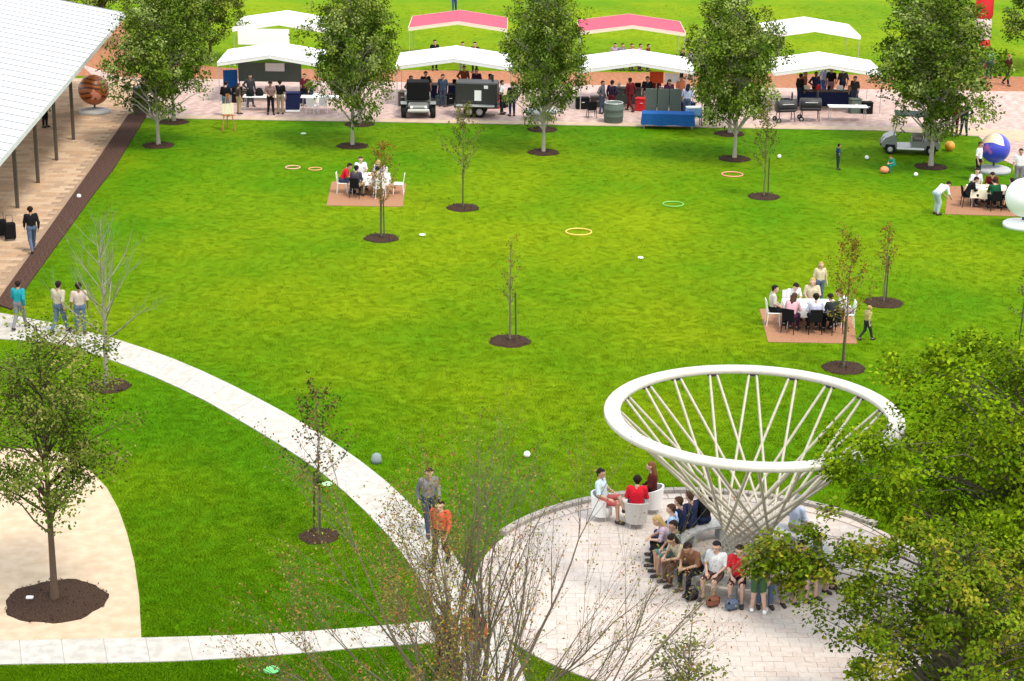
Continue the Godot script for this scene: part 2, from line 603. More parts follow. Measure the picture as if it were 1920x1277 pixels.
# o: top, bottom, hair, shoes (Colors), skin, sleeves, shorts, long, size
func person(pos: Vector3, yaw, pose, label, o: Dictionary, group = ""):
	var t = thing("person", label, "person", pos, yaw, group)
	var sk = SKIN[o.get("skin", "light")]
	var skm = cloth(lin(sk[0], sk[1], sk[2]), 0.55)
	skm.vertex_color_use_as_albedo = true
	part("body", pose_mesh(pose, "body", null, 0.0), skm, t)
	var ls = o.get("sleeves", false)
	part("shirt", pose_mesh(pose, "shirtL" if ls else "shirtS", {1: 1, 2: 1, 3: 1} if ls else {1: 1, 2: 1}, 0.013), cloth(o.top), t)
	var sh = o.get("shorts", false)
	part("trousers", pose_mesh(pose, "shorts" if sh else "trousers", {4: 1, 5: 1} if sh else {4: 1, 5: 1, 6: 1}, 0.012), cloth(o.bottom), t)
	part("shoes", pose_mesh(pose, "shoes", {7: 1}, 0.008), cloth(o.get("shoes", lin(0.05, 0.04, 0.04)), 0.6), t)
	var hm = cloth(o.get("hair", lin(0.02, 0.013, 0.01)), 0.6)
	if o.get("long", false): part("hair", long_hair_mesh(pose), hm, t)
	else: part("hair", pose_mesh(pose, "hair", {8: 1}, 0.014), hm, t)
	t.scale = Vector3.ONE * o.get("size", 1.0)
	return t

# ---------------------------------------------------------------- trees
var leaf_mat: StandardMaterial3D

func rand_dir(r) -> Vector3:
	var z = r.randf_range(-1, 1)
	var a = r.randf() * TAU
	var q = sqrt(1 - z * z)
	return Vector3(q * cos(a), z, q * sin(a))

func leaf_spray(b: MB, r, ctr: Vector3, rad: float, count: int, size: float, cols: Array, out: Vector3, flat = 0.7):
	var tint = cols[r.randi() % cols.size()]
	var shade = r.randf_range(0.78, 1.22)
	for i in count:
		var d = rand_dir(r)
		var p = ctr + d * rad * pow(r.randf(), 0.45) * Vector3(1, flat, 1)
		var nn = (out * 0.5 + Vector3.UP * 0.7 + rand_dir(r) * 0.9).normalized()
		var along = (rand_dir(r) + out * 0.5 - Vector3.UP * 0.25)
		along = (along - nn * along.dot(nn)).normalized()
		var c: Color = tint if r.randf() < 0.75 else cols[r.randi() % cols.size()]
		var k = shade * r.randf_range(0.8, 1.2)
		var l = size * r.randf_range(0.7, 1.25)
		b.leaf(p, along, nn.cross(along), l, l * r.randf_range(0.5, 0.75), Color(c.r * k, c.g * k, c.b * k))

func curve_tube(b: MB, r, a: Vector3, c: Vector3, r0, r1, steps, wob, sides, rise = 0.25):
	var pts = []; var rad = []
	var l = a.distance_to(c)
	for i in steps + 1:
		var t = float(i) / steps
		var p = a.lerp(c, t) + Vector3.UP * sin(t * PI) * l * rise * 0.3
		if i > 0 and i < steps: p += rand_dir(r) * wob * l
		pts.append(p); rad.append(lerpf(r0, r1, t))
	b.tube(pts, rad, sides, true)
	return pts

# o: H, R, bottom, clumps, per, leaf, clump_r, cols, trunk_r, fork (how far up the trunk runs), lean
func leafy_tree(sd: int, o: Dictionary) -> Dictionary:
	var r := RandomNumberGenerator.new()
	r.seed = sd
	var H: float = o.H
	var tb := MB.new()
	var tp = []; var tr = []
	var top = H * o.get("fork", 0.86)
	var wob = Vector2(r.randf_range(-1, 1), r.randf_range(-1, 1)) * 0.05
	for i in 11:
		var t = i / 10.0
		tp.append(Vector3(sin(t * 3.0 + sd) * wob.x * t * 3 + o.get("lean", 0.0) * t, top * t - 0.05, cos(t * 2.3 + sd) * wob.y * t * 3))
		tr.append(lerpf(o.trunk_r, o.trunk_r * 0.18, t) * (1.35 if i == 0 else 1.0))
	tb.tube(tp, tr, 9)
	var bb := MB.new()
	var lb := MB.new()
	var cy = (o.bottom + H) * 0.5
	var ry = (H - o.bottom) * 0.5
	var noise := FastNoiseLite.new()
	noise.seed = sd
	noise.frequency = 0.45
	var made = 0
	var guard = 0
	while made < o.clumps and guard < o.clumps * 30:
		guard += 1
		var d = rand_dir(r)
		var bump = 1.0 + 0.38 * noise.get_noise_3dv(d * 3.0 + Vector3.ONE * sd) * 1.6
		# an egg: widest below the middle
		var rr = o.R * (1.0 - 0.28 * maxf(d.y, 0.0)) * bump
		var q = pow(r.randf(), 0.42)
		var p = Vector3(d.x * rr * q, cy + d.y * ry * q * minf(bump, 1.08), d.z * rr * q)
		if noise.get_noise_3dv(p * 1.7) < o.get("gap", -0.22): continue
		made += 1
		var hub_y = clampf(p.y - Vector2(p.x, p.z).length() * r.randf_range(0.5, 0.95), o.bottom * 0.8, top * 0.97)
		var ti = clampi(int(hub_y / top * 10), 0, 10)
		var hub = Vector3(tp[ti].x, hub_y, tp[ti].z)
		var outv = (p - Vector3(0, cy - ry * 0.3, 0)).normalized()
		if made % o.get("limb_every", 3) == 0:
			var bt = tr[ti]
			var pts = curve_tube(bb, r, hub, p, minf(bt * 0.5, o.get("limb_r", 0.045)) + 0.005, 0.006, 4, 0.035, 5)
			for k in 2:
				var tw = pts[3] + rand_dir(r) * o.clump_r * 1.1
				curve_tube(bb, r, pts[2 + k], tw, 0.01, 0.003, 2, 0.05, 3)
		leaf_spray(lb, r, p, o.clump_r * r.randf_range(0.65, 1.3), int(o.per * r.randf_range(0.6, 1.4)), o.leaf, o.cols, outv)
	for e in o.get("boughs", []):             # long boughs: [tip, spread, sprays]
		var tip: Vector3 = e[0]
		var hy = clampf(tip.y - 0.9, o.bottom * 0.7, top * 0.8)
		var ti = clampi(int(hy / top * 10), 0, 10)
		var hub = Vector3(tp[ti].x, hy, tp[ti].z)
		var pts = curve_tube(bb, r, hub, tip, 0.024, 0.005, 6, 0.015, 5)
		for k in e[2]:
			var c = tip + rand_dir(r) * e[1] * pow(r.randf(), 0.5) * Vector3(1, 0.6, 1)
			if k % 3 == 0: curve_tube(bb, r, pts[5], c, 0.008, 0.003, 2, 0.05, 3)
			leaf_spray(lb, r, c, o.clump_r * r.randf_range(0.5, 1.0), int(o.per * r.randf_range(0.6, 1.3)), o.leaf, o.cols, (tip - hub).normalized())
	return {"trunk": tb.mesh(), "branches": bb.mesh(), "foliage": lb.mesh()}

func place_tree(called, m: Dictionary, bark, label, pos, yaw, sc = 1.0, group = "", stakes = 0):
	var t = thing(called, label, "tree", pos, yaw, group)
	part("trunk", m.trunk, bark, t)
	if m.branches.get_surface_count() > 0: part("branches", m.branches, bark, t)
	if m.has("foliage"): part("crown", m.foliage, leaf_mat, t)
	t.scale = sc if sc is Vector3 else Vector3.ONE * sc
	for i in stakes:
		var b := MB.new()
		var s = -1.0 if i == 0 else 1.0
		b.tube([Vector3(s * 0.2, -0.1, 0.05), Vector3(s * 0.16, 1.65, 0.03)], [0.028, 0.025], 6)
		b.tube([Vector3(s * 0.16, 1.5, 0.03), Vector3(0, 1.53, 0.06)], [0.008, 0.008], 4)
		part("stake", b, M.stake, t)
	return t

# branching skeleton for bare crowns
func grow(b: MB, r, p: Vector3, d: Vector3, l: float, rad: float, depth: int, o: Dictionary, tips: Array):
	var steps = 4
	var pts = [p]; var rads = [rad]
	var q = p; var dd = d
	for i in steps:
		dd = (dd + rand_dir(r) * o.wob + Vector3.UP * o.up).normalized()
		q += dd * l / steps
		pts.append(q)
		rads.append(lerpf(rad, rad * o.taper, (i + 1.0) / steps))
	b.tube(pts, rads, 7 if depth > 2 else (5 if depth > 1 else 3), depth <= 0)
	if depth <= 0:
		tips.append([q, dd, pts])
		return
	if depth == 1: tips.append([q, dd, pts])
	var kids = o.kids[depth - 1]
	for i in kids:
		var k = r.randi_range(1, steps) if i > 0 else steps
		var axis = rand_dir(r)
		axis = (axis - dd * axis.dot(dd)).normalized()
		var spread = o.spread * r.randf_range(0.55, 1.25) if i > 0 else o.spread * 0.35
		var nd = (dd * cos(spread) + axis * sin(spread)).normalized()
		grow(b, r, pts[k], nd, l * r.randf_range(o.shrink - 0.12, o.shrink + 0.08), rads[k] * r.randf_range(0.55, 0.72) if i > 0 else rads[k] * 0.9, depth - 1, o, tips)

func bare_tree(sd, o: Dictionary) -> Dictionary:
	var r := RandomNumberGenerator.new()
	r.seed = sd
	var tb := MB.new(); var bb := MB.new(); var lb := MB.new()
	var tips = []
	var pts = []; var rads = []
	for i in 7:
		var t = i / 6.0
		pts.append(Vector3(r.randf_range(-0.03, 0.03) * t, o.fork * t - 0.05, r.randf_range(-0.03, 0.03) * t))
		rads.append(lerpf(o.trunk_r, o.trunk_r * o.get("neck", 0.75), t) * (1.3 if i == 0 else 1.0))
	tb.tube(pts, rads, 9)
	if o.has("leader"):                       # a straight leader with branches all the way up
		var lp = []; var lr = []
		for i in 9:
			var t = i / 8.0
			lp.append(pts[6] + Vector3(r.randf_range(-0.04, 0.04) * t, o.leader * t, r.randf_range(-0.04, 0.04) * t))
			lr.append(lerpf(rads[6], 0.006, t))
		tb.tube(lp, lr, 7)
		for i in o.limbs:
			var t = float(i) / o.limbs
			var k = clampi(int(t * 8), 0, 7)
			var a = i * 2.4 + r.randf() * 0.6
			var el = r.randf_range(o.el0, o.el1)
			var d = Vector3(cos(a) * cos(el), sin(el), sin(a) * cos(el))
			grow(bb, r, lp[k].lerp(lp[k + 1], t * 8 - k), d, o.len * (1.0 - 0.72 * t) * r.randf_range(0.75, 1.15), maxf(lr[k] * 0.55, 0.006), o.depth, o, tips)
	else:
		for i in o.limbs:
			var a = TAU * i / o.limbs + r.randf_range(-0.3, 0.3)
			var el = r.randf_range(o.el0, o.el1)
			var d = Vector3(cos(a) * cos(el), sin(el), sin(a) * cos(el))
			grow(bb, r, pts[6] - Vector3.UP * r.randf() * o.get("fork_span", 0.3), d, o.len * r.randf_range(0.85, 1.1), rads[6] * r.randf_range(0.5, 0.7), o.depth, o, tips)
	var res = {"trunk": tb.mesh(), "branches": bb.mesh()}
	if o.get("leaves", 0) > 0:
		for i in o.leaves:
			var tp = tips[r.randi() % tips.size()]
			if o.has("leaf_side") and r.randf() < 0.75 and (tp[0] as Vector3).dot(o.leaf_side) < 0.2: continue
			var p = (tp[2][r.randi() % tp[2].size()] as Vector3) + rand_dir(r) * o.get("leaf_off", 0.05)
			var al = (rand_dir(r) - Vector3.UP * 0.3).normalized()
			var nn = rand_dir(r); nn = (nn - al * nn.dot(al)).normalized()
			var c: Color = o.cols[r.randi() % o.cols.size()]
			var k = r.randf_range(0.75, 1.25)
			lb.leaf(p, al, nn.cross(al), o.leaf * r.randf_range(0.7, 1.3), o.leaf * 0.6, Color(c.r * k, c.g * k, c.b * k))
		res.foliage = lb.mesh()
	return res

# ---------------------------------------------------------------- props
func gable_tent(label, front: Vector3, w, d, canopy_mat, trim_mat, group, eave = 2.1, rise = 0.42):
	var t = thing("canopy_tent", label, "tent", front, 0, group)
	for s in [-1.0, 1.0]:                            # two sloping sheets, slightly sagging
		var b := MB.new()
		var N = 6
		for i in N:
			for j in 4:
				var P = func(u, v):
					var x = s * w * 0.5 * u
					var sag = sin(u * PI) * 0.06 * sin(v * PI) + (0.05 * sin(v * PI) if u > 0.9 else 0.0)
					return Vector3(x, eave + rise * (1.0 - u) - sag, -d * v)
				var u0 = float(i) / N; var u1 = float(i + 1) / N; var v0 = j / 4.0; var v1 = (j + 1) / 4.0
				b.quad(P.call(u0, v0), P.call(u1, v0), P.call(u1, v1), P.call(u0, v1))
		part("roof_panel", b, canopy_mat, t)
		var vb := MB.new()                           # hanging border at the eave
		vb.box(Vector3(s * (w * 0.5 + 0.012), eave - 0.09, -d * 0.5), Vector3(0.02, 0.2, d))
		part("valance", vb, trim_mat, t)
	for v in [0.0, 1.0]:                              # gable borders front and back
		var b := MB.new()
		var z = 0.015 if v == 0.0 else -d - 0.015
		for s in [-1.0, 1.0]:
			var a = Vector3(0, eave + rise + 0.012, z); var e = Vector3(s * w * 0.5, eave + 0.012, z)
			b.quad(a, e, e - Vector3(0, 0.2, 0), a - Vector3(0, 0.2, 0), Vector3(0, 0, 1))
		part("valance", b, trim_mat, t)
		var rb := MB.new()
		rb.rod(Vector3(-w * 0.5, eave - 0.04, -d * v), Vector3(0, eave + rise - 0.04, -d * v), 0.02, 6)
		rb.rod(Vector3(w * 0.5, eave - 0.04, -d * v), Vector3(0, eave + rise - 0.04, -d * v), 0.02, 6)
		part("rafter", rb, M.steel, t)
	var ri := MB.new()
	ri.rod(Vector3(0, eave + rise - 0.04, 0), Vector3(0, eave + rise - 0.04, -d), 0.02, 6)
	part("ridge_pole", ri, M.steel, t)
	for x in [-1.0, 1.0]:
		for v in [0.0, 1.0]:
			var b := MB.new()
			b.rod(Vector3(x * (w * 0.5 - 0.05), 0, -d * v + (0.05 if v else -0.05)), Vector3(x * (w * 0.5 - 0.05), eave - 0.02, -d * v + (0.05 if v else -0.05)), 0.022, 8)
			b.lathe([Vector2(0.08, 0), Vector2(0.08, 0.015), Vector2(0.02, 0.02)], 10, Vector3(x * (w * 0.5 - 0.05), 0, -d * v + (0.05 if v else -0.05)))
			part("leg", b, M.steel, t)
	return t

func folding_table(label, pos, yaw, l, w, top_mat, h = 0.74, cloth_drop = 0.0, group = ""):
	var t = thing("folding_table", label, "table", pos, yaw, group)
	var b := MB.new()
	b.box(Vector3(0, h - 0.02, 0), Vector3(l, 0.04, w), Basis(), 0.01)
	part("tabletop", b, top_mat, t)
	for sx in [-1.0, 1.0]:
		for sz in [-1.0, 1.0]:
			var g := MB.new()
			g.tube([Vector3(sx * (l * 0.5 - 0.12), h - 0.05, sz * (w * 0.5 - 0.1)), Vector3(sx * (l * 0.5 - 0.08), 0, sz * (w * 0.5 - 0.06))], [0.016, 0.016], 6)
			part("leg", g, M.steel, t)
	if cloth_drop > 0:
		var c := MB.new()
		var L = l * 0.5 + 0.015; var W = w * 0.5 + 0.015
		var N = 40
		var ring0 = []; var ring1 = []
		for i in N:
			var q = float(i) / N * 4.0
			var e = int(q); var f = q - e
			var p: Vector3
			match e:
				0: p = Vector3(lerpf(-L, L, f), 0, W)
				1: p = Vector3(L, 0, lerpf(W, -W, f))
				2: p = Vector3(lerpf(L, -L, f), 0, -W)
				_: p = Vector3(-L, 0, lerpf(-W, W, f))
			ring0.append(p + Vector3(0, h + 0.006, 0))
			var o = Vector3(p.x / L, 0, p.z / W).normalized()
			ring1.append(p + o * (0.04 + 0.03 * sin(i * 2.1)) + Vector3(0, h - cloth_drop + 0.02 * sin(i * 1.3), 0))
		for i in N:
			var j = (i + 1) % N
			c.quad(ring0[i], ring0[j], ring1[j], ring1[i])
		c.quad(Vector3(-L, h + 0.006, W), Vector3(L, h + 0.006, W), Vector3(L, h + 0.006, -W), Vector3(-L, h + 0.006, -W), Vector3.UP)
		part("tablecloth", c, top_mat, t)
	return t

var chair0
func plastic_chair(label, pos, yaw, m, group = ""):
	var t = thing("chair", label, "chair", pos, yaw, group)
	var s := MB.new()
	s.box(Vector3(0, 0.43, 0), Vector3(0.44, 0.035, 0.42), Basis(), 0.012)
	part("seat", s, m, t)
	var b := MB.new()
	b.box(Vector3(0, 0.66, -0.23), Vector3(0.42, 0.42, 0.03), Basis(Vector3.RIGHT, -0.15), 0.012)
	part("backrest", b, m, t)
	for sx in [-1.0, 1.0]:
		for sz in [-1.0, 1.0]:
			var g := MB.new()
			g.tube([Vector3(sx * 0.19, 0.42, sz * 0.18), Vector3(sx * 0.22, 0, sz * 0.22)], [0.018, 0.015], 6)
			part("leg", g, m, t)
	return t

func tub_chair(label, pos, yaw, m, group = ""):
	var t = thing("tub_chair", label, "chair", pos, yaw, group)
	var b := MB.new()                                   # a curved shell, open to the front (+z)
	var N = 18
	var outer = []; var inner = []
	for i in N + 1:
		var a = lerpf(-0.72 * PI, 0.72 * PI, float(i) / N) - PI / 2
		var hh = 0.78 - 0.16 * pow(absf(float(i) / N - 0.5) * 2, 2)
		outer.append([Vector3(cos(a) * 0.30, 0.16, sin(a) * 0.28), Vector3(cos(a) * 0.36, hh, sin(a) * 0.34)])
		inner.append([Vector3(cos(a) * 0.26, 0.40, sin(a) * 0.24), Vector3(cos(a) * 0.31, hh, sin(a) * 0.29)])
	for i in N:
		b.quad(outer[i][0], outer[i + 1][0], outer[i + 1][1], outer[i][1])
		b.quad(inner[i][0], inner[i + 1][0], inner[i + 1][1], inner[i][1])
		b.quad(outer[i][1], outer[i + 1][1], inner[i + 1][1], inner[i][1], Vector3.UP)
	for k in [0, N]:
		b.quad(outer[k][0], outer[k][1], inner[k][1], inner[k][0])
	part("shell", b, m, t)
	var s := MB.new()
	s.lathe([Vector2(0.001, 0.16), Vector2(0.28, 0.16), Vector2(0.285, 0.40), Vector2(0.25, 0.43), Vector2(0.001, 0.44)], 20, Vector3(0, 0, 0.02))
	part("seat", s, m, t)
	for a in 4:
		var g := MB.new()
		var e = Vector3(cos(a * PI / 2 + PI / 4), 0, sin(a * PI / 2 + PI / 4))
		g.tube([e * 0.22 + Vector3(0, 0.18, 0), e * 0.25], [0.02, 0.014], 6)
		part("leg", g, M.steel, t)
	t.scale = Vector3(0.86, 0.92, 0.86)
	return t

func wheel(parent, pos: Vector3, r, w, rim_mat, axis_yaw = 0.0):
	var o := Node3D.new()
	o.name = "wheel"
	parent.add_child(o, true)
	o.position = pos
	o.rotation.y = axis_yaw
	var bs = Basis(Vector3.RIGHT, PI / 2)
	var ty := MB.new()
	ty.lathe([Vector2(r * 0.55, -w / 2), Vector2(r * 0.9, -w / 2), Vector2(r, -w * 0.3), Vector2(r, w * 0.3), Vector2(r * 0.9, w / 2), Vector2(r * 0.55, w / 2)], 22, Vector3.ZERO, bs)
	part("tyre", ty, M.rubber, o)
	var rm := MB.new()
	rm.lathe([Vector2(0.001, -w * 0.35), Vector2(r * 0.25, -w * 0.38), Vector2(r * 0.56, -w * 0.44), Vector2(r * 0.56, w * 0.44), Vector2(r * 0.25, w * 0.38), Vector2(0.001, w * 0.35)], 18, Vector3.ZERO, bs)
	part("rim", rm, rim_mat, o)

func golf_cart(label, pos, yaw):                      # front towards -x
	var t = thing("golf_cart", label, "golf cart", pos, yaw)
	var body := MB.new()
	body.profile(PackedVector2Array([Vector2(-1.32, 0.34), Vector2(-1.36, 0.5), Vector2(-1.2, 0.74), Vector2(-0.86, 0.9), Vector2(-0.72, 0.9), Vector2(-0.62, 0.36), Vector2(0.0, 0.36), Vector2(0.05, 0.66), Vector2(1.25, 0.66), Vector2(1.33, 0.5), Vector2(1.28, 0.34), Vector2(1.16, 0.3), Vector2(1.1, 0.46), Vector2(0.72, 0.46), Vector2(0.66, 0.26), Vector2(-0.68, 0.26), Vector2(-0.74, 0.46), Vector2(-1.14, 0.46), Vector2(-1.2, 0.3)]), -0.56, 0.56)
	part("body", body, M.cart_silver, t)
	var skirt := MB.new()
	skirt.box(Vector3(0, 0.27, 0), Vector3(2.5, 0.12, 1.0), Basis(), 0.02)
	part("skirt", skirt, M.rubber, t)
	var bag := MB.new()
	bag.box(Vector3(1.02, 1.0, 0.1), Vector3(0.36, 0.34, 0.7), Basis(), 0.1)
	part("luggage", bag, M.black, t)
	var sill := MB.new()
	for s in [-1.0, 1.0]: sill.box(Vector3(-0.02, 0.3, s * 0.585), Vector3(1.24, 0.1, 0.05), Basis(), 0.015)
	part("sill", sill, M.white_paint, t)
	for x in [0.28, 1.02]:
		var s := MB.new()
		s.box(Vector3(x, 0.76, 0), Vector3(0.46, 0.16, 1.06), Basis(), 0.05)
		part("seat", s, M.cart_seat, t)
		var br := MB.new()
		br.box(Vector3(0.62, 1.0, 0), Vector3(0.1, 0.36, 1.04), Basis(Vector3.BACK, -0.12 if x < 0.5 else 0.12), 0.04)
		if x < 0.5: part("backrest", br, M.cart_seat, t)
	var rf := MB.new()
	rf.box(Vector3(0.12, 1.83, 0), Vector3(1.9, 0.07, 1.2), Basis(), 0.03)
	part("roof", rf, M.cart_roof, t)
	for s in [-1.0, 1.0]:
		for q in [[-0.82, 0.88, -0.66], [0.56, 0.66, 0.6], [1.2, 0.64, 1.0]]:
			var p := MB.new()
			p.rod(Vector3(q[0], q[1], s * 0.52), Vector3(q[2], 1.81, s * 0.54), 0.018, 6)
			part("post", p, M.dark_metal, t)
		var hl := MB.new()
		hl.lathe([Vector2(0.001, 0.03), Vector2(0.07, 0.02), Vector2(0.08, 0.0), Vector2(0.08, -0.05)], 14, Vector3(-1.24, 0.66, s * 0.4), Basis(Vector3.BACK, PI / 2 - 0.5))
		part("headlight", hl, M.white_paint, t)
	var ws := MB.new()
	ws.quad(Vector3(-0.83, 0.92, -0.5), Vector3(-0.83, 0.92, 0.5), Vector3(-0.68, 1.78, 0.5), Vector3(-0.68, 1.78, -0.5))
	part("windscreen", ws, M.glass, t)
	var st := MB.new()
	st.torus(Vector3.ZERO, 0.17, 0.014, 20, 6)
	st.rod(Vector3(0, 0, 0), Vector3(0, -0.45, 0), 0.016, 6)
	var sw = part("steering_wheel", st, M.dark_metal, t)
	sw.position = Vector3(-0.42, 1.08, 0.26); sw.rotation.z = -0.7
	for x in [-0.94, 0.91]:
		for s in [-1.0, 1.0]: wheel(t, Vector3(x, 0.23, s * 0.5), 0.23, 0.2, M.steel)
	var bp := MB.new()
	bp.box(Vector3(-1.38, 0.42, 0), Vector3(0.08, 0.12, 0.9), Basis(), 0.03)
	part("bumper", bp, M.dark_metal, t)
	return t

func barrel_grill(label, pos, yaw, group = "", sc = 1.0):
	var t = thing("barrel_grill", label, "grill", pos, yaw, group)
	var bs = Basis(Vector3.BACK, PI / 2)
	var b := MB.new()
	b.lathe([Vector2(0.001, -0.5), Vector2(0.28, -0.5), Vector2(0.31, -0.47), Vector2(0.31, 0.47), Vector2(0.28, 0.5), Vector2(0.001, 0.5)], 24, Vector3(0, 0.78, 0), bs)
	part("barrel", b, M.black_iron, t)
	var h := MB.new()
	h.rod(Vector3(-0.3, 0.92, 0.33), Vector3(0.3, 0.92, 0.33), 0.016, 6)
	part("handle", h, M.steel, t)
	var ch := MB.new()
	ch.rod(Vector3(0.32, 1.0, -0.05), Vector3(0.32, 1.45, -0.05), 0.045, 10)
	part("chimney", ch, M.black_iron, t)
	var sh := MB.new()
	sh.box(Vector3(0, 0.66, 0.42), Vector3(0.9, 0.03, 0.22), Basis(), 0.006)
	part("shelf", sh, M.dark_metal, t)
	for sx in [-1.0, 1.0]:
		for sz in [-1.0, 1.0]:
			var g := MB.new()
			g.rod(Vector3(sx * 0.38, 0.6, sz * 0.16), Vector3(sx * 0.42, 0.02, sz * 0.26), 0.02, 6)
			part("leg", g, M.dark_metal, t)
	for sz in [-1.0, 1.0]: wheel(t, Vector3(-0.44, 0.12, sz * 0.3), 0.12, 0.06, M.steel)
	t.scale = Vector3.ONE * sc
	return t

func globe(label, pos, m_list, base_mat, R = 0.75, base_h = 0.0):
	var t = thing("globe_sculpture", label, "sculpture", pos)
	var d := MB.new()
	d.lathe([Vector2(0.001, 0), Vector2(0.78, 0), Vector2(0.78, 0.14 + base_h), Vector2(0.72, 0.18 + base_h), Vector2(0.25, 0.26 + base_h), Vector2(0.001, 0.28 + base_h)], 36)
	part("base", d, base_mat, t)
	var s := MB.new()
	s.rod(Vector3(0, 0.24 + base_h, 0), Vector3(0, 0.6 + base_h, 0), 0.05, 12)
	part("stem", s, M.dark_metal, t)
	var b := MB.new()
	b.ball(Vector3(0, 0.42 + base_h + R, 0), R, 36)
	part("sphere", b, m_list[0], t)
	return [t, Vector3(0, 0.42 + base_h + R, 0)]

func sphere_patch(o: Vector3, R, lat0, lat1, lon0, lon1, wob = 0.0, sd = 0) -> MB:      # a raised patch on a globe
	var b := MB.new()
	var nj = 6; var ni = 14
	var P = func(i, j):
		var u = float(i) / ni; var v = float(j) / nj
		var la = lerpf(lat0, lat1, v) + wob * sin(u * 9.0 + sd)
		var lo = lerpf(lon0, lon1, u) + wob * sin(v * 5.0 + sd * 2)
		return Vector3(cos(la) * sin(lo), sin(la), cos(la) * cos(lo))
	for i in ni:
		for j in nj:
			var a = P.call(i, j); var c = P.call(i + 1, j); var d = P.call(i + 1, j + 1); var e = P.call(i, j + 1)
			b.quad(o + a * R, o + c * R, o + d * R, o + e * R, (a + d).normalized())
	return b

func mulch_ring(label, pos, R, sd):
	var r := RandomNumberGenerator.new(); r.seed = sd
	var b := MB.new()
	var segs = 36
	var prof = [Vector2(0.001, 0.07), Vector2(0.35, 0.068), Vector2(0.7, 0.06), Vector2(0.9, 0.045), Vector2(1.0, 0.012), Vector2(1.03, -0.01)]
	var first = []
	for j in prof.size():
		var row = []
		for k in segs:
			var a = TAU * k / segs
			var q = R * prof[j].x * (1.0 + 0.035 * sin(a * 5 + sd) + 0.025 * sin(a * 11 + sd * 2))
			row.append(Vector3(cos(a) * q, prof[j].y + r.randf_range(-0.008, 0.012) * (1.0 if j < 4 else 0.2), sin(a) * q))
		first.append(row)
	for j in prof.size() - 1:
		for k in segs:
			var k2 = (k + 1) % segs
			b.quad(first[j][k], first[j][k2], first[j + 1][k2], first[j + 1][k], Vector3.UP if j == 0 else null)
	for i in b.n.size():
		if b.n[i].y < 0: b.n[i] = -b.n[i]
	var t = thing("mulch_bed", label, "mulch bed", pos)
	part("soil", b, M.mulch, t)
	var ch := MB.new()                                     # loose bark chips
	for i in int(420 * R):
		var a = r.randf() * TAU
		var q = R * sqrt(r.randf()) * 1.03
		var p = Vector3(cos(a) * q, 0.03 + 0.05 * (1.0 - q / R), sin(a) * q)
		var al = rand_dir(r); al.y *= 0.4; al = al.normalized()
		var sd2 = al.cross(Vector3.UP + rand_dir(r) * 0.4).normalized()
		var k = r.randf_range(0.5, 1.7)
		ch.leaf(p, al, sd2, r.randf_range(0.05, 0.11), r.randf_range(0.025, 0.05), Color(0.045 * k, 0.028 * k, 0.02 * k))
	var o = part("bark_chips", ch, leaf_mat, t)
	o.set_meta("kind", "stuff")
	return t

# ---------------------------------------------------------------- the scene
var M := {}
var paved: Array = []          # ground polygons that carry no grass

